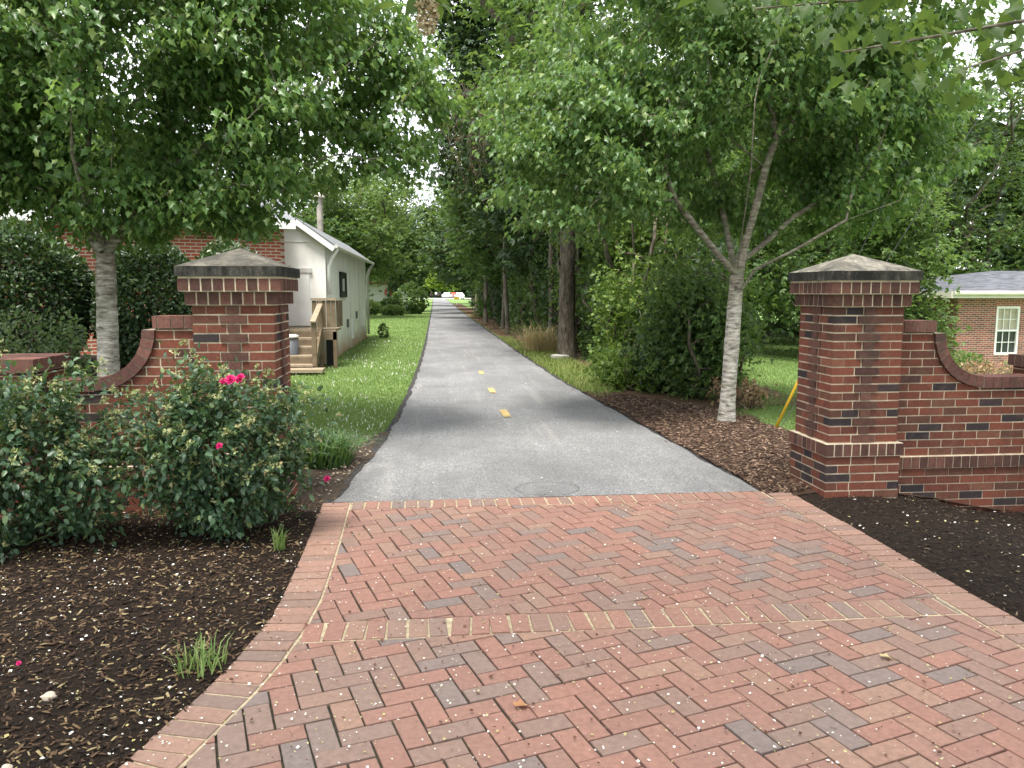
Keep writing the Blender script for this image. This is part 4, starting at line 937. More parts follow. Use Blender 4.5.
# ================================================================== TREES BEYOND
GB = 'trees beyond the meadow and house'
tree('meadow_tree', 'bushy tree with low dark boughs hanging over the meadow edge', (9.6, 24.8, -.4), .2, 1.8, [((9.6, 24.6, 5.4), (3.1, 2.4, 4.2)), ((10.7, 23.8, 2.7), (1.9, 1.5, 1.75)), ((8.4, 23.4, 2.7), (1.5, 1.4, 1.7))], 230, 55, .17, .42, M['wood_leaf'], WB, tpl=CLUMP, group=GB, seed=101, droop=.7)
tree('meadow_tree', 'bright green young tree beside the brick house roof', (12.3, 19.5, -.7), .11, .3, [((12.2, 19.5, 2.3), (1.35, 1.4, 2.2)), ((11.6, 19.3, 4.2), (1.2, 1.1, 1.3)), ((12.7, 19.4, .7), (.9, 1.0, .9))], 190, 55, .13, .28, M['light_leaf'], WB, tpl=CLUMP, group=GB, seed=102)
bgt = [(12.5, 33, 15, 4.6, 'light_leaf', 'tall yellow-green tree behind the bright young tree'), (17.5, 39.5, 17, 5., 'wood_leaf', 'tall mid-green tree above the brick house roof'), (23.5, 41, 17, 5., 'dark_leaf', 'dark tall tree above the brick house, toward the picture edge'),
       (30.5, 41, 17, 5.4, 'wood_leaf', 'tall tree past the dark one behind the house'), (15.0, 29.5, 12.5, 3.4, 'wood_leaf', 'slender-crowned tree between the young tree and the house'), (8.0, 38, 15, 4.6, 'dark_leaf', 'dark tall tree far behind the low-boughed meadow tree'), (21.5, 39, 7.5, 3.2, 'dark_leaf', 'rounded dark tree rising just over the house roof ridge')]
for k, (x, y, h, r, mt, lb) in enumerate(bgt):
    z0 = float(gz(x, y)); tree('tall_tree', lb, (x, y, z0), .2, 2.2, [((x, y, h * .56 + z0), (r, r, h * .46)), ((x - r * .4, y - 1, h * .25 + z0), (r * .8, r * .6, h * .22))], 190, 50, .21, .6, M[mt], WB, tpl=CLUMP, group=GB, seed=110 + k)
GL = 'trees beyond the white shed'
bgl = [(-4.6, 50, 9.5, 3.4, 'light_leaf', 'rounded light tree directly behind the white shed roof'), (-8.2, 47, 11, 3.6, 'wood_leaf', 'tree behind the metal chimney pipe of the shed'), (-3.6, 64, 12.5, 3.6, 'wood_leaf', 'tree with a leaning dark trunk above the path-side shrub'),
       (-8.0, 74, 14, 4.6, 'light_leaf', 'taller tree behind the rounded light one'), (-3.4, 92, 13, 4.2, 'dark_leaf', 'dark tree beside the path behind the round shrub'), (-5.5, 118, 15, 5.4, 'wood_leaf', 'tree at the far end of the lawn side'), (-14.5, 26, 11, 4.2, 'wood_leaf', 'tree behind the brick building at the picture edge')]
for k, (x, y, h, r, mt, lb) in enumerate(bgl):
    tree('lawn_tree', lb, (x, y, 0), .18, 2.4, [((x, y, h * .60), (r, r, h * .40)), ((x - .4, y - .6, h * .43), (r * .85, r * .8, h * .18))], 170, 50, .15 + .0016 * y, .38 + .003 * y, M[mt], WB, tpl=CLUMP, group=GL, seed=130 + k, lean=(1.0 if k == 2 else 0, 0))
tree('lime_tree', 'small lime-green sunlit tree above the people at the far lot', (2.0, 214, 0), .2, 2.2, [((2.0, 214, 5.0), (4.0, 3., 2.6))], 90, 40, .6, .6, M['lime_leaf'], WB, tpl=CLUMP, seed=150)
g = np.random.default_rng(151); n = 16000; C = np.stack([g.uniform(-75, 95, n), g.uniform(222, 246, n), g.uniform(0, 1, n) ** .8 * 19], 1); C[:, 2] *= .75 + .25 * np.sin(C[:, 0] * .21 + np.sin(C[:, 0] * .09) * 3)
D, N = leaf_dirs(n, .4, .6, None, g); V, F = leaf_mesh(C, D, N, g.uniform(1.6, 3.2, n), CLUMP); tag(build_np('distant_wood', V, F, M['wood_leaf'], None, False, 'stuff'), 'distant wood closing the view past the parking lot', 'wood')
n = 9000; C = np.stack([g.uniform(-60, -16, n), g.uniform(52, 62, n), g.uniform(0, 1, n) ** .8 * 12], 1); D, N = leaf_dirs(n, .4, .6, None, g); V, F = leaf_mesh(C, D, N, g.uniform(.5, .9, n), CLUMP)
tag(build_np('side_wood', V, F, M['wood_leaf'], None, False, 'stuff'), 'wood far behind the brick building', 'wood')
n = 12000; C = np.stack([g.uniform(14, 60, n), g.uniform(44, 54, n), -1 + g.uniform(0, 1, n) ** .8 * 14], 1); D, N = leaf_dirs(n, .4, .6, None, g); V, F = leaf_mesh(C, D, N, g.uniform(.5, .9, n), CLUMP)
tag(build_np('side_wood', V, F, M['dark_leaf'], None, False, 'stuff'), 'dark wood closing the meadow behind the house', 'wood')

# ================================================================== SHRUBS AND FLOWERS
HG = 'clipped shrubs in the raised bed'
shrub('clipped_shrub', 'largest dark clipped shrub, rounded, at the picture edge before the brick building', (-5.85, 11.5, 1.5), (1.0, .9, 1.08), 25000, .07, M['holly_leaf'], zb=.5, seed=161, group=HG, shell=.72)
shrub('clipped_shrub', 'dense clipped shrub directly behind the mossy maple trunk', (-4.05, 11.7, 1.35), (.78, .8, .98), 20000, .07, M['holly_leaf'], zb=.5, seed=162, group=HG, shell=.72)
shrub('clipped_shrub', 'sunlit dome of a clipped shrub showing over the pillar cap', (-3.3, 12.9, 1.35), (.72, .7, 1.05), 10000, .068, M['holly_leaf'], zb=.3, seed=163, group=HG, shell=.72)
shrub('loose_shrub', 'loose pale green shrub rising behind the low end pier', (-4.85, 9.4, .95), (.85, .6, .52), 8000, .058, M['loose_leaf'], zb=.5, seed=164, shell=.5, lump=.14)
def rose(label, c, r, seed, flowers, group='rose bushes'):
    g = np.random.default_rng(seed); th = thing('rose_bush', label, 'rose bush', (c[0], c[1], 0), group)
    base = np.array([c[0], c[1], 0.])
    T, q = foliage_pts((c[0], c[1], c[2]), r, 560, g, .4, .30); T = T[T[:, 2] > .08]; T[:, 2] += (g.uniform(0, 1, len(T)) > .9) * (T[:, 2] > c[2]) * g.uniform(.03, .2, len(T))
    P, par, tips = grow([(base, -1), (base + (0, 0, .05), 0)], T, .55, .09, 0, .10, g, .05)
    ch = skeleton(P, par, .018, 1, .35, 1., .0018); V, F = tubes(ch); build_np('canes', V, F, M['cane'], th, True)
    per = 17; ti = np.repeat(tips, per); n = len(ti); C = P[ti] + (P[par[ti]] - P[ti]) * g.uniform(0, 2.2, (n, 1)) + g.normal(0, .042, (n, 3)); C[:, 2] = np.maximum(C[:, 2], .03)
    out = nrm(C - np.array(c)); D = nrm(out * .7 + g.normal(0, .7, (n, 3)) + np.array([0, 0, -.25])); N = nrm(out * .4 + g.normal(0, .45, (n, 3)) + np.array([0, 0, .9]))
    V, F = leaf_mesh(C, D, N, g.uniform(.028, .058, n), OVAL6); build_np('leaves', V, F, M['rose_leaf'], th)
    top = tips[(P[tips][:, 2] > c[2] - .15) | (g.uniform(0, 1, len(tips)) > .8)]; top = top[g.uniform(0, 1, len(top)) < .62]
    k = np.repeat(top, 16); n = len(k); cl = P[k] + np.repeat(g.normal(0, .012, (len(top) * 4, 3)), 4, 0) + nrm(P[k] - np.array(c)) * .03 + np.array([0, 0, .02]); D = nrm(g.normal(size=(n, 3)) + np.array([0, 0, .3])); N = nrm(g.normal(size=(n, 3)))
    V, F = leaf_mesh(cl, D, N, g.uniform(.014, .030, n), OVAL); build_np('spent_blooms', V, F, M['bud'], th)
    for f, rad in flowers: rose_flower(f, rad, th, g)
    return th
def rose_flower(f, rad, parent, g, name='rose_flower'):
    n = 30; t = np.linspace(0, 1, n); a = np.arange(n) * 2.4; el = .1 + 1.25 * (1 - t)
    D = np.stack([np.cos(a) * np.cos(el), np.sin(a) * np.cos(el), np.sin(el)], 1); N = np.stack([-np.cos(a) * np.sin(el), -np.sin(a) * np.sin(el), np.cos(el)], 1) + g.normal(0, .15, (n, 3))
    ax = nrm(np.array([g.normal(0, .25), -.75, .65])); ux = nrm(np.cross([0, 0, 1.], ax)); vx = np.cross(ax, ux); B_ = np.stack([ux, vx, ax]); D = D @ B_; N = N @ B_
    V, F = leaf_mesh(np.array(f) + D * rad * .1, D, N, rad * (.6 + .4 * t), tpl_oval6(.5, .4)); return build_np(name, V, F, M['pink'], parent)
M['cane'] = m_plain('rose_cane', (.06, .085, .03), .7, .3)
rose('rose bush with one bright pink bloom on top, in front of the shed-side pillar', (-1.42, 5.06, .60), (.60, .40, .54), 171, [((-1.235, 4.80, 1.07), .036), ((-1.18, 4.82, 1.075), .036), ((-1.285, 4.82, 1.06), .024), ((-1.27, 4.62, .70), .022)])
rose('rose bush with only pale spent blooms, by the low end pier', (-2.62, 4.98, .60), (.74, .46, .57), 172, [])
clump('lilyturf_clump', 'dark green strappy lilyturf clump by the path beside the pillar foot', (-1.05, 7.25), 750, .24, .36, .0075, 1.1, M['liriope'], 'lilyturf', 173)
clump('lilyturf_clump', 'smaller strappy clump tucked between the lilyturf and the pillar', (-1.5, 7.5), 600, .22, .36, .0075, 1.2, M['liriope'], 'lilyturf', 174)
clump('grass_tuft', 'bright grass tuft growing in the mulch against the brick border', (-1.0, 3.22), 70, .10, .13, .0035, .7, M['grass'], 'grass tuft', 175, .03)
clump('grass_tuft', 'small grass tuft under the flowering rose bush', (-.98, 4.78), 40, .04, .16, .0035, .5, M['grass'], 'grass tuft', 176, .02)
g = np.random.default_rng(177)
rf = rose_flower((-.92, 6.5, .035), .03, None, g, 'fallen_rose'); tag(rf, 'pink rose bloom lying on the bare dirt beside the asphalt', 'flower', None, 'thing')
rf = rose_flower((-1.78, 3.32, .03), .011, None, g, 'fallen_petals_knot'); rf.name = 'rose_petal'; tag(rf, 'single pink rose petal lying on the mulch', 'petal', None, 'thing')
def pebble(c, r, label, seed):
    g = np.random.default_rng(seed); import bmesh as bm_; b = bm_.new(); bm_.ops.create_icosphere(b, subdivisions=3, radius=1)
    for v in b.verts:
        k = 1 + .13 * math.sin(v.co.x * 3 + seed) + .1 * math.sin(v.co.y * 4.3 + v.co.z * 3 + seed * 2); v.co = Vector((v.co.x * r[0] * k + c[0], v.co.y * r[1] * k + c[1], v.co.z * r[2] * k + c[2]))
    me = bpy.data.meshes.new('stone'); b.to_mesh(me); b.free(); tag(link(me, 'stone', M['stone'], None, True), label, 'stone', 'stones on the mulch', 'thing')
pebble((-1.52, 3.02, .03), (.032, .022, .016), 'pale tan stone lying alone on open mulch', 1)
pebble((-1.43, 2.55, .03), (.022, .014, .012), 'small whitish stone at the mulch bed corner nearest the brick border', 2)
pebble((-1.75, 2.56, .03), (.026, .018, .014), 'white chip-like stone on the mulch by the picture corner', 3)
def flat_leaf(name, c, s, d, mat, label, tpl=MAPLE):
    V, F = leaf_mesh(np.array([c]), np.array([d]), np.array([[.1, .1, 1.]]), np.array([s]), tpl); tag(build_np(name, V, F, mat), label, 'leaf', None, 'thing')
flat_leaf('fallen_leaf', (.29, 2.80, .013), .07, (1., .2, 0), M['tan_leaf'], 'orange fallen leaf lying on the herringbone bricks')
flat_leaf('fallen_leaf', (1.93, 3.05, .013), .06, (1., -.3, 0), M['dry_grass'], 'pale dry leaf lying on the bricks')

# ================================================================== OVERHEAD TREE NEAR THE CAMERA (its trunk stands out of frame)
g = np.random.default_rng(201)
ot = thing('shade_tree', 'overhanging tree reaching big leaves and a dry seed cluster down from the top edge', 'tree', (5.6, 1.4, 0))
tr = [(5.6, 1.4, -.1), (5.58, 1.4, 1.0), (5.55, 1.42, 2.0), (5.4, 1.5, 3.0), (5.0, 1.7, 3.9)]
tr += [(4.4, 1.2, 5.2), (3.2, .4, 6.4), (1.6, -.4, 7.2)]
V, F = tube_np(np.array(tr), np.array([.17, .14, .13, .11, .09, .08, .06, .03]), 14); build_np('trunk', V, F, M['limb_bark'], ot, True)
br = [[(5.4, 1.5, 3.0), (4.4, 2.1, 3.0), (3.3, 2.8, 2.85), (2.5, 3.1, 2.72), (1.75, 3.3, 2.62)], [(3.6, 2.6, 2.9), (2.8, 2.75, 2.68), (2.1, 3.0, 2.48)], [(5.0, 1.7, 3.9), (3.5, 1.9, 3.5), (2.0, 2.0, 2.95), (1.0, 1.95, 2.5), (.66, 1.92, 2.33)],
      [(3.5, 1.9, 3.5), (1.8, 2.6, 3.4), (.6, 2.9, 3.1), (.05, 2.95, 2.8), (-.02, 2.95, 2.64)], [(1.8, 2.6, 3.4), (.4, 2.5, 3.3), (-.5, 2.8, 2.95), (-.82, 2.9, 2.66)], [(2.9, 2.95, 2.8), (2.3, 3.5, 2.95), (1.6, 3.9, 3.0)]]
mbt = [tube_np(np.array(b), np.linspace(.022 if len(b) > 3 else .010, .004, len(b)), 6) for b in br]
Vs, Fs, o = [], [], 0
for V, F in mbt: Vs.append(V); Fs.append(F + o); o += len(V)
build_np('limbs', np.concatenate(Vs), np.concatenate(Fs), M['limb_bark'], ot, True)
def along(b, n, lo=.35):
    b = np.array(b); t = g.uniform(lo, 1, n) * (len(b) - 1); i = np.minimum(t.astype(int), len(b) - 2); f = (t - i)[:, None]; return b[i] * (1 - f) + b[i + 1] * f
C = np.concatenate([along(br[0], 260, .3), along(br[1], 110, .2), along(br[5], 120, .2)]); n = len(C); C = C + g.normal(0, .10, (n, 3)) - [0, 0, .02]
D, N = leaf_dirs(n, .7, .8, None, g); V, F = leaf_mesh(C, D, N, g.uniform(.055, .10, n), MAPLE)
C2 = np.concatenate([np.array([(.60, 1.9, 2.31), (.66, 1.88, 2.30), (.70, 1.93, 2.34), (.64, 1.95, 2.33), (.75, 2.0, 2.36), (-.13, 2.62, 2.53), (-.17, 2.6, 2.52)]), along(br[3], 9, .86), along(br[4], 12, .8)]); n2 = len(C2); C2 = C2 + g.normal(0, .025, (n2, 3))
D, N = leaf_dirs(n2, .55, .8, None, g); V2, F2 = leaf_mesh(C2, D, N, g.uniform(.07, .11, n2), OVAL6)
nb = 11000; Cb, _ = foliage_pts((1.4, -.6, 7.2), (7.6, 5.0, 1.9), nb, g, .2, .25); D, N = leaf_dirs(nb, .5, .8, None, g); V3, F3 = leaf_mesh(Cb, D, N, g.uniform(.11, .19, nb), MAPLE)
Vs = np.concatenate([V, V2, V3]); Fs = np.concatenate([F, F2 + len(V), F3 + len(V) + len(V2)]); build_np('crown', Vs, Fs, M['near_leaf'], ot)
n = 420; t = g.uniform(0, 1, n); a = g.uniform(0, 6.28, n); r = .036 * np.sqrt(g.uniform(.1, 1, n)) * (.55 + .6 * np.sin(np.pi * np.clip(t * .8 + .2, 0, 1)))
C = np.stack([-.015 + r * np.cos(a), 2.95 + r * np.sin(a), 2.65 - .115 * t], 1); D = nrm(g.normal(size=(n, 3))); N = nrm(g.normal(size=(n, 3)))
V, F = leaf_mesh(C, D, N, g.uniform(.012, .024, n), OVAL); build_np('seed_cluster', V, F, M['seed'], ot)

# ================================================================== WHITE SHED
def place(o, loc, rz=0.):     # parts modelled in local axes (brick texture needs them)
    o.location = loc; o.rotation_euler.z = rz; return o
SX, SY0, SY1, SE = -2.44, 17.95, 28.2, 2.77; SW = 3.4; RX = -3.05; RZ = 3.2
sh = thing('white_shed', 'narrow white stuccoed shed with a side window, wooden porch and metal chimney pipe', 'shed', (SX - 1.7, 22, 0))
mb = MB(); mb.add([(SX, SY0, -.3), (SX, SY0, SE), (RX, SY0, RZ - .03), (SX - SW, SY0, SE), (SX - SW, SY0, -.3), (SX, SY1, -.3), (SX, SY1, SE), (RX, SY1, RZ - .03), (SX - SW, SY1, SE), (SX - SW, SY1, -.3)],
                  [(4, 3, 2, 1, 0), (5, 6, 7, 8, 9), (0, 1, 6, 5), (3, 4, 9, 8)])
mb.build('wall', M['stucco'], sh)
# the front gable is painted white boarding, the lower front a rendered panel beside the door
MB().add([(SX + .01, SY0 - .02, SE - .06), (RX, SY0 - .02, RZ - .06), (SX - SW - .01, SY0 - .02, SE - .06), (SX + .01, SY0 - .003, SE - .06), (RX, SY0 - .003, RZ - .06), (SX - SW - .01, SY0 - .003, SE - .06)], [(0, 1, 2), (0, 2, 5, 3), (0, 3, 4, 1)]).build('gable_board', M['white_paint'], sh)
rf = MB(); ov = .22
for sg in (1, -1):
    ex = SX + ov if sg > 0 else SX - SW - ov; ez = SE - ov * (RZ - SE) / (RX - SX if sg < 0 else SX - RX) * (1 if sg > 0 else -.22)
    ez = ez if sg > 0 else SE - .03
    for z in (0,): rf.add([(RX, SY0 - .14, RZ), (ex, SY0 - .14, ez), (ex, SY1 + .2, ez), (RX, SY1 + .2, RZ), (RX, SY0 - .14, RZ + .05), (ex, SY0 - .14, ez + .05), (ex, SY1 + .2, ez + .05), (RX, SY1 + .2, RZ + .05)],
           [(0, 1, 2, 3), (4, 7, 6, 5), (0, 4, 5, 1), (1, 5, 6, 2), (2, 6, 7, 3)])
roof = rf.build('roof', M['metal_roof'], sh)
rk = MB(); rk.bar((RX, SY0 - .155, RZ - .05), (SX + ov, SY0 - .155, SE - ov * .787 - .05), .03, .11, (0, 0, 1)); rk.bar((RX, SY0 - .155, RZ - .05), (SX - SW - ov, SY0 - .155, SE - .08), .03, .15, (0, 0, 1)); rk.build('rake_board', M['white_paint'], roof)
MB().tube([(SX + ov + .05, SY0 - .2, SE - .16), (SX + ov + .05, SY1 + .2, SE - .16)], [.045, .045], 8).build('gutter', M['gutter'], sh)
for y, m in ((SY0 + .1, 'white_paint'), (SY1 + .05, 'gutter')):
    MB().tube([(SX + ov + .05, y - .05, SE - .2), (SX + .12, y, SE - .42), (SX + .06, y, SE - .6), (SX + .06, y, 1.55 if m == 'white_paint' else .1)], [.045] * 4, 8).build('downspout', M[m], sh, True)
wn = MB(); wn.box(SX - .02, SX + .03, 20.45, 21.75, 1.48, 2.1); wd = wn.build('window', M['glass'], sh)
fr = MB()
for a in ((20.43, 20.46, 1.46, 2.12), (21.74, 21.77, 1.46, 2.12), (20.46, 21.74, 1.46, 1.49), (20.46, 21.74, 2.09, 2.12)): fr.box(SX - .01, SX + .05, a[0], a[1], a[2], a[3])
fr.build('frame', M['black'], wd)
MB().box(SX + .031, SX + .033, 20.9, 21.35, 1.62, 1.95).build('glass_reflection', M['gutter'], wd)  # pale patch laid on the dark glass as a painted reflection
for y in (22.9, 25.6): MB().box(SX - .01, SX + .012, y, y + .04, .0, SE - .1).build('seam_strip', M['gutter'], sh)
for y, z in ((21.9, .62), (24.4, .78)): MB().box(SX - .01, SX + .03, y, y + .4, z, z + .22).build('vent', M['grey_plastic'], sh)
for y, a, b in ((23.0, .25, .85), (26.8, .45, 1.05)): MB().box(SX + .002, SX + .07, y, y + .12, a, b).build('vent_pipe', M['white_paint'], sh)
dr = MB(); dr.box(-3.62, -2.80, SY0 - .035, SY0 - .004, .84, 2.02); door = dr.build('door', M['white_paint'], sh)
ht = MB(); ht.box(-3.68, -2.74, SY0 - .05, SY0 - .004, 2.03, 2.13); ht.build('door_head', M['gutter'], sh)
MB().cyl((-3.1, 22.0, 3.0), (-3.1, 22.0, 4.15), .085, 12).build('chimney_pipe', M['rust_pipe'], roof); MB().tube([(-3.1, 22, 4.15), (-3.1, 22, 4.18), (-3.1, 22, 4.3)], [.15, .15, .02], 12).build('chimney_cap', M['rust_pipe'], roof)
# porch
pt = thing('porch_steps', 'weather-worn wooden porch steps with a boarded side rail, leading to the white shed door', 'steps', (-2.95, 17, 0))
bx0, bx1 = -3.55, -2.45
MB().box(bx0, bx1 + .33, 16.95, SY0 - .06, .76, .81).build('landing', M['deck_light'], pt)
for k in range(4):
    z = .62 - .165 * k; y = 16.95 - .28 * k
    MB().box(bx0, bx1, y - .30, y, z - .02, z + .02).build('tread', M['deck_light'], pt)
    MB().box(bx0 + .01, bx1 - .01, y - .035, y - .005, z + .021, z + .139).build('riser', M['deck'], pt)
MB().box(bx0 + .2, bx1 + .25, 15.35, 15.78, .03, .09).build('ground_tread', M['deck_light'], pt)
sd_ = MB()
for k in range(5): sd_.box(bx1 - .16 + .1 * k, bx1 - .07 + .1 * k, 16.93, 16.955, .84, 1.42)
sd_.build('side_boards', M['deck'], pt)
MB().box(bx1 - .18, bx1 + .36, 16.90, 17.0, 1.425, 1.47).build('top_rail', M['deck_light'], pt)
sb = MB()
for k in range(11): sb.box(bx1 + .34, bx1 + .365, 17.0 + .085 * k, 17.078 + .085 * k, .84, 1.42)
sb.build('side_boards', M['deck_dark'], pt)
MB().box(bx1 - .03, bx1 + .06, 16.9, 16.99, -.05, 1.42).build('post', M['deck'], pt); MB().box(bx1 + .27, bx1 + .35, 16.9, 16.98, -.05, .76).build('post', M['deck_dark'], pt)
MB().box(bx1 - .02, bx1 + .07, 15.85, 15.94, -.05, .98).build('newel_post', M['deck'], pt)
MB().bar((bx1 + .02, 15.80, 1.0), (bx1 + .02, 16.88, 1.34), .11, .035).build('handrail', M['deck_light'], pt)
MB().bar((bx1 + .02, 15.9, .02), (bx1 + .02, 16.95, .72), .04, .24).build('stringer', M['deck'], pt)
MB().box(bx1 + .07, bx1 + .30, 17.3, 17.34, -.05, .755).build('opening_shade_panel', M['black'], pt)  # black panel standing in for the shade under the landing
MB().box(bx1 + .062, bx1 + .36, 16.9, 16.95, .58, .757).build('rim_joist', M['deck'], pt)
gb = thing('grey_bin', 'grey lidded bin standing beside the wooden porch steps', 'bin', (-3.22, 15.9, 0))
MB().tube([(-2.98, 16.35, 0), (-2.98, 16.35, .05), (-2.98, 16.35, .66)], [.13, .15, .17], 16).build('bin_body', M['grey_plastic'], gb, True); MB().tube([(-2.98, 16.35, .66), (-2.98, 16.35, .70), (-2.98, 16.35, .73)], [.185, .185, .12], 16).build('lid', M['gutter'], gb, True)

# ================================================================== BRICK BUILDING (behind the clipped shrubs)
A = np.array([-3.2, 16.8]); B = np.array([-15.5, 12.6]); ev = 2.98; d = (B - A); Lw = np.linalg.norm(d); d /= Lw; back = np.array([d[1], -d[0]]); back = back if back[1] > 0 else -back
bb = thing('brick_building', 'low red brick building with pale metal roof behind the clipped shrubs', 'building', (-9, 15, 0))
def wall_local(name, p, q, z0, z1, mat, parent, th_=.2):
    p, q = np.array(p), np.array(q); L = np.linalg.norm(q - p); ang = math.atan2(*(q - p)[::-1])
    m = MB(); m.box(0, L, -th_ / 2, th_ / 2, z0, z1); me = bpy.data.meshes.new(name); me.from_pydata(m.v, [], m.f); o = link(me, name, mat, parent)
    off = WL[parent.name]; o.location = (p[0] - off[0], p[1] - off[1], 0 - off[2]); o.rotation_euler.z = ang; return o
wall_local('wall', A, B, -.3, ev, M['bldg_brick'], bb); C_ = A + back * .98; wall_local('wall', A + back * .1, C_, -.3, ev, M['bldg_brick'], bb)
wall_local('wall', C_ + d * .1, C_ + d * 12, -.3, ev, M['bldg_brick'], bb); wall_local('wall', B + back * .1, B + back * 1.6, -.3, ev, M['bldg_brick'], bb)
n_ = -back; m = MB(); e0, e1 = A - d * .25 + n_ * .45, B + n_ * .45; r0, r1 = A - d * .25 + back * 3.4, B + back * 3.4
m.add([(*e0, ev + .02), (*e1, ev + .02), (*r1, ev + 1.25), (*r0, ev + 1.25), (*e0, ev + .06), (*e1, ev + .06), (*r1, ev + 1.29), (*r0, ev + 1.29)], [(0, 1, 2, 3), (4, 7, 6, 5), (0, 4, 5, 1), (0, 3, 7, 4), (2, 6, 7, 3)]); brf = m.build('roof', M['metal_roof'], bb)
m = MB(); m.bar((*(e0 + n_ * .03), ev - .02), (*(e1 + n_ * .03), ev - .02), .05, .17); m.build('gutter', M['white_paint'], brf)

# ================================================================== FAR BRICK HOUSE
HX, HY, HG_ = 17.5, 24.6, -1.2; HE = 1.42
bh = thing('brick_house', 'brick house with grey shingled hip roof and white sash window past the meadow', 'house', (HX + 4, HY + 3, HG_))
def hw(p, q, z0=HG_ - .2, z1=HE): return wall_local('wall', p, q, z0, z1, M['house_brick'], bb_h)
bb_h = bh; W2, D2 = 14., 10.
wx0, wx1, wz0, wz1 = HX + 1.42, HX + 2.27, -.52, 1.12
hw((HX, HY), (wx0, HY)); hw((wx1, HY), (HX + W2, HY)); hw((wx0, HY), (wx1, HY), HG_ - .2, wz0); hw((wx0, HY), (wx1, HY), wz1, HE)
hw((HX + .1, HY + .1), (HX + .1, HY + D2)); hw((HX + W2 - .1, HY + .1), (HX + W2 - .1, HY + D2)); hw((HX, HY + D2), (HX + W2, HY + D2))
o = .55; z0 = HE + .18; rise = .85
V = [(HX - o, HY - o, z0), (HX + W2 + o, HY - o, z0), (HX + W2 + o, HY + D2 + o, z0), (HX - o, HY + D2 + o, z0), (HX + D2 / 2, HY + D2 / 2, z0 + rise), (HX + W2 - D2 / 2, HY + D2 / 2, z0 + rise)]
hr = MB().add(V, [(0, 1, 5, 4), (1, 2, 5), (2, 3, 4, 5), (3, 0, 4), (0, 3, 2, 1)]).build('roof', M['shingle'], bh)
m = MB()
for a, b in (((HX - o - .02, HX + W2 + o + .02), (HY - o - .03, HY - o - .002)), ((HX - o - .02, HX + W2 + o + .02), (HY + D2 + o + .002, HY + D2 + o + .03)), ((HX - o - .03, HX - o - .002), (HY - o, HY + D2 + o)), ((HX + W2 + o + .002, HX + W2 + o + .03), (HY - o, HY + D2 + o))): m.box(a[0], a[1], b[0], b[1], z0 - .2, z0 + .02)
m.build('fascia', M['fascia'], hr)
m = MB(); m.tube([(HX - o, HY - o - .09, z0 - .04), (HX + W2 + o, HY - o - .09, z0 - .04)], [.075, .075], 8); m.build('gutter', M['fascia'], hr)
MB().box(HX - o + .01, HX + W2 + o - .01, HY - o + .01, HY - .12, z0 - .19, z0 - .17).build('soffit', M['fascia'], hr)
m = MB(); m.box(wx0 + .02, wx1 - .02, HY - .02, HY, wz0, wz1); wd = m.build('window', M['glass'], bh)
m = MB()
for a in ((wx0, wx0 + .07, wz0, wz1), (wx1 - .07, wx1, wz0, wz1), (wx0 + .07, wx1 - .07, wz1 - .08, wz1), (wx0 + .07, wx1 - .07, wz0, wz0 + .07), (wx0 + .07, wx1 - .07, .27, .33)): m.box(a[0], a[1], HY - .10, HY - .03, a[2], a[3])
fx_ = m.build('frame', M['white_paint'], wd); m = MB(); w3 = (wx1 - wx0 - .14) / 3
for k in (1, 2): m.box(wx0 + .07 + w3 * k - .012, wx0 + .07 + w3 * k + .012, HY - .06, HY - .035, wz0 + .07, wz1 - .08)
for z in (-.1, .68): m.box(wx0 + .07, wx1 - .07, HY - .058, HY - .037, z - .012, z + .012)
m.build('sash_bars', M['white_paint'], wd); MB().box(wx0 + .03, wx1 - .03, HY - .026, HY - .021, .33, wz1 - .02).build('curtain', M['curtain'], wd)
m = MB()
for k in range(9): m.box(wx0 - .06 + k * .108, wx0 + .04 + k * .108, HY - .106, HY - .101, wz1 + .01, wz1 + .2)
m.build('window_header', M['bldg_brick'], wd)
shrub('foundation_shrub', 'bright leafy shrub below the house window, behind the scooped wall', (15.3, 21.0, -.75), (.75, .6, .62), 1500, .10, M['light_leaf'], zb=-1.15, seed=211)
shrub('foundation_shrub', 'greyish twiggy shrub seen just over the scooped coping', (12.7, 17.0, -.45), (1.1, .6, .45), 2200, .075, M['dead_leaf'], zb=-.9, seed=212, lump=.15, shell=.4)
shrub('foundation_shrub', 'low green shrub seen over the scooped coping beside the twiggy one', (11.3, 16.6, -.45), (.8, .6, .5), 1800, .08, M['vine_leaf'], zb=-.8, seed=213, lump=.12)
shrub('foundation_shrub', 'small leafy shrub in front of the house window sill', (14.1, 17.2, -.35), (.5, .5, .5), 1300, .075, M['light_leaf'], zb=-.9, seed=214, lump=.12)
mk = MB(); mk.cyl((12.05, 17.6, -.9), (12.05, 17.6, .10), .045, 10); mk.cyl((12.05, 17.6, .10), (12.05, 17.6, .16), .05, 10); tag(mk.build('marker_post', M['yellow_plastic']), 'yellow marker post among the shrubs before the brick house', 'post', None, 'thing')
# guy wires
gw = thing('guy_wire', 'yellow plastic guy-wire guard slanting up behind the gate pillar', 'guy wire', (3.95, 8.35, 0)); dr_ = np.array([.42, .02, .90]); dr_ /= np.linalg.norm(dr_); b0 = np.array([3.88, 8.45, 0.])
MB().cyl(b0 - dr_ * .06, b0 + dr_ * 1.75, .017, 10).build('guard_tube', M['yellow_plastic'], gw, True); MB().cyl(b0 + dr_ * 1.75, b0 + dr_ * 5.2, .003, 6).build('wire', M['steel_wire'], gw)
g2 = np.array([.55, .05, .83]); g2 /= np.linalg.norm(g2); tag(MB().cyl(b0 + (.035, .03, -.05), b0 + (.035, .03, 0) + g2 * 5.2, .004, 6).build('guy_wire', M['steel_wire']), 'thin dark guy wire beside the yellow guard', 'guy wire', None, 'thing')

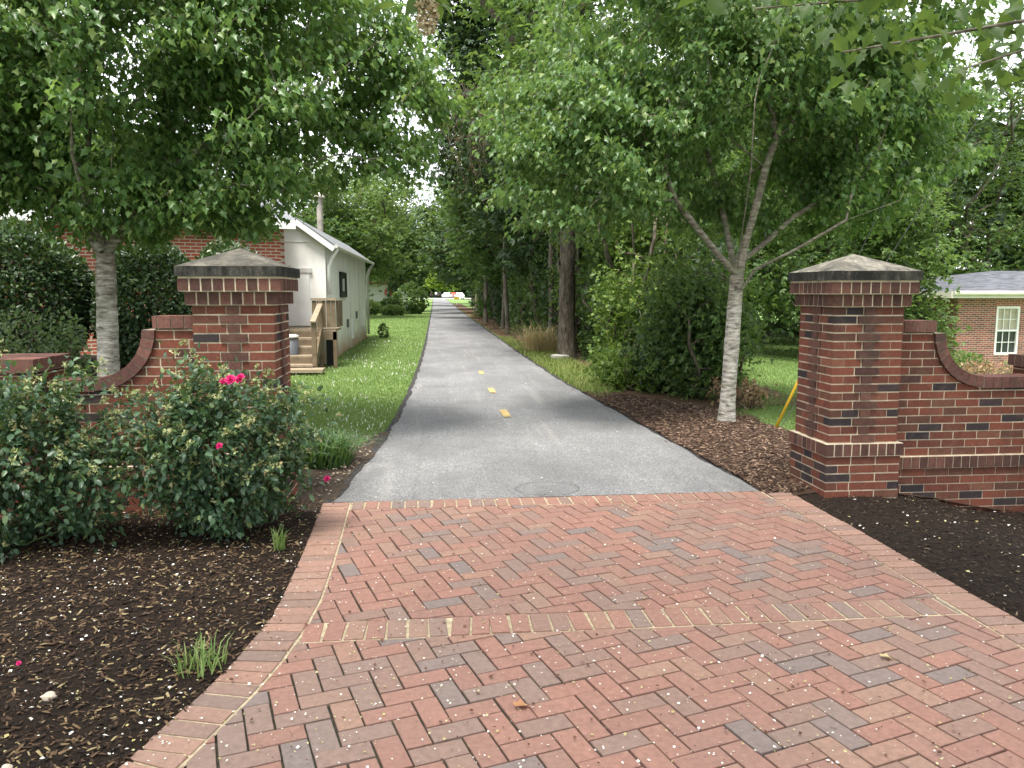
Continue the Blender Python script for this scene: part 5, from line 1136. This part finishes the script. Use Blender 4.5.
# ================================================================== FAR END OF THE PATH
shrub('round_shrub', 'loose rounded shrub at the path side beyond the shed, biggest of its row', (-1.75, 58, 1.0), (1.25, 1.2, 1.15), 2600, .17, M['wood_leaf'], CLUMP, zb=0, seed=221, lump=.12, outw=1.4)
shrub('lawn_shrub', 'small dark shrub between the big rounded one and the slim conifer', (-3.2, 57, .55), (.75, .7, .62), 900, .16, M['dark_leaf'], CLUMP, zb=0, seed=222, lump=.1)
shrub('lawn_shrub', 'wide low shrub beside the shed end', (-5.0, 55, .5), (1.2, .8, .6), 1100, .16, M['light_leaf'], CLUMP, zb=0, seed=223, lump=.1)
shrub('lawn_shrub', 'low spreading shrub in front of the rounded shrub', (-2.9, 54.5, .3), (.85, .5, .38), 700, .14, M['light_leaf'], CLUMP, zb=0, seed=224, lump=.1)
shrub('lawn_shrub', 'little sapling shrub on the lawn near the shed foundation', (-1.8, 27.6, .24), (.17, .16, .26), 120, .085, M['wood_leaf'], CLUMP, zb=0, seed=225)
shrub('slim_conifer', 'slim dark conifer standing against the white building', (-3.3, 62, 1.35), (.38, .38, 1.5), 700, .16, M['dark_leaf'], CLUMP, zb=0, seed=226, cat='conifer')
wb = thing('white_building', 'low white building with brown roof edge behind the path-side shrubs', 'building', (-9, 80, 0))
MB().box(-16, -2.9, 78, 84, -.2, 2.35).build('wall', M['white_paint'], wb); MB().box(-16.3, -2.6, 77.6, 84.4, 2.36, 2.62).build('roof', M['brown_roof'], wb); MB().box(-4.9, -4.1, 77.7, 77.97, 1.3, 1.85).build('red_panel', M['car_red'], wb)
def car(label, x, y, rz, paint):
    t = thing('parked_car', label, 'car', (x, y, .03), 'cars parked at the far lot')
    def side(poly, w0, w1=None):
        m = MB(); n = len(poly); w1 = w1 or [w0] * n
        V = [(p[0], -w1[i], p[1]) for i, p in enumerate(poly)] + [(p[0], w1[i], p[1]) for i, p in enumerate(poly)]
        m.add(V, [tuple(range(n)), tuple(range(n, 2 * n))[::-1]] + [(i, n + i, n + (i + 1) % n, (i + 1) % n) for i in range(n)]); return m
    def put(m, name, mat, par): 
        me = bpy.data.meshes.new(name); me.from_pydata(m.v, [], m.f); return link(me, name, mat, par)
    body = put(side([(-2.2, .3), (-2.25, .75), (-2.1, .95), (-1.2, 1.0), (-.75, 1.42), (.55, 1.45), (1.2, 1.02), (2.0, .9), (2.25, .68), (2.25, .3)], .88, [.86, .88, .86, .84, .66, .66, .84, .84, .84, .86]), 'body', paint, t)
    put(side([(-1.08, 1.03), (-.72, 1.36), (.50, 1.39), (1.05, 1.04)], .80, [.845, .69, .69, .845]), 'side_windows', M['glass'], t)
    for sx in (-1.4, 1.4):
        for sy in (-.8, .8):
            w_ = MB().cyl((sx, sy - .1, .31), (sx, sy + .1, .31), .32, 16); wo_ = put(w_, 'wheel', M['rubber'], t); rm = MB().cyl((sx, sy - .105, .31), (sx, sy + .105, .31), .19, 12); put(rm, 'rim', M['gutter'], wo_)
    for sy in (-.6, .6): put(MB().box(2.2, 2.262, sy - .16, sy + .16, .66, .78), 'headlight', M['white_paint'], t)
    t.rotation_euler.z = rz; return t
car('white car parked under the trees where the path meets the lot', 5.4, 172, R(96), M['car_white'])
car('white car parked behind the walking people', 3.3, 200, R(75), M['car_white'])
car('red car partly behind the white one near the people', 5.0, 206, R(100), M['car_red'])
sg = thing('marker_sign', 'tiny yellow path sign on a white stake at the litter edge', 'sign', (2.75, 97, 0)); MB().box(2.73, 2.77, 96.98, 97.02, -.1, .75).build('stake', M['white_paint'], sg); MB().box(2.45, 3.05, 96.95, 96.975, .7, 1.0).build('sign_panel', M['yellow_plastic'], sg)
def person(label, x, y, shirt, trousers, ph, seed):
    t = thing('person', label, 'person', (x, y, 0), 'people walking at the far end of the path')
    J = {'pel': (0, 0, .95), 'sp': (0, .01, 1.2), 'ch': (0, 0, 1.38), 'nk': (0, 0, 1.5), 'hd': (0, -.02, 1.6), 'tp': (0, -.01, 1.72),
         'hl': (.1, 0, .9), 'kl': (.11, -.12 * ph, .5), 'al': (.11, .10 * ph, .08), 'fl': (.12, -.08 + .1 * ph, .03), 'hr': (-.1, 0, .9), 'kr': (-.11, .05 * ph, .5), 'ar': (-.11, .25 * ph, .1), 'fr': (-.12, .1 * ph, .03),
         'sl': (.19, 0, 1.42), 'el': (.25, .08 * ph, 1.14), 'wl': (.26, -.06 * ph, .88), 'dl': (.26, -.08 * ph, .78), 'sr': (-.19, 0, 1.42), 'er': (-.25, -.06 * ph, 1.14), 'wr': (-.26, -.14 * ph, .88), 'dr': (-.26, -.16 * ph, .78)}
    K = list(J); E = [('pel', 'sp'), ('sp', 'ch'), ('ch', 'nk'), ('nk', 'hd'), ('hd', 'tp'), ('pel', 'hl'), ('hl', 'kl'), ('kl', 'al'), ('al', 'fl'), ('pel', 'hr'), ('hr', 'kr'), ('kr', 'ar'), ('ar', 'fr'), ('ch', 'sl'), ('sl', 'el'), ('el', 'wl'), ('wl', 'dl'), ('ch', 'sr'), ('sr', 'er'), ('er', 'wr'), ('wr', 'dr')]
    rad = {'pel': .15, 'sp': .14, 'ch': .16, 'nk': .055, 'hd': .095, 'tp': .08, 'hl': .09, 'kl': .06, 'al': .04, 'fl': .035, 'hr': .09, 'kr': .06, 'ar': .04, 'fr': .035, 'sl': .065, 'el': .045, 'wl': .03, 'dl': .035, 'sr': .065, 'er': .045, 'wr': .03, 'dr': .035}
    for nm, keys, mt, gr in (('body', K, M['skin'], 1.), ('trousers', ['pel', 'hl', 'kl', 'al', 'hr', 'kr', 'ar'], trousers, 1.4), ('shirt', ['pel', 'sp', 'ch', 'nk', 'sl', 'el', 'sr', 'er'], shirt, 1.4)):
        me = bpy.data.meshes.new(nm); ks = [k for k in K if k in keys]; me.from_pydata([J[k] for k in ks], [(ks.index(a), ks.index(b)) for a, b in E if a in ks and b in ks], []); o = link(me, nm, mt, t)
        o.modifiers.new('skin', 'SKIN'); o.modifiers.new('sub', 'SUBSURF').levels = 1
        for i, k in enumerate(ks): me.skin_vertices[0].data[i].radius = (rad[k] * gr,) * 2; me.skin_vertices[0].data[i].use_root = (i == 0)
    hm = MB().tube([(0, .0, 1.60), (0, .01, 1.68), (0, .01, 1.74), (0, 0, 1.77)], [.112, .118, .09, .02], 12); me = bpy.data.meshes.new('hair'); me.from_pydata(hm.v, [], hm.f); link(me, 'hair', M['hair'], t, True)
    t.rotation_euler.z = .3 * ph; return t
person('person in black walking at the far end, apart from the other two', -.65, 178, M['dark_cloth'], M['dark_cloth'], 1, 1)
person('person in a white top and navy trousers between two dark-clad walkers', .35, 178, M['white_cloth'], M['navy'], -1, 2)
person('person in a dark top and black trousers beside the white-topped walker', 1.2, 179.5, M['navy'], M['dark_cloth'], 1, 3)
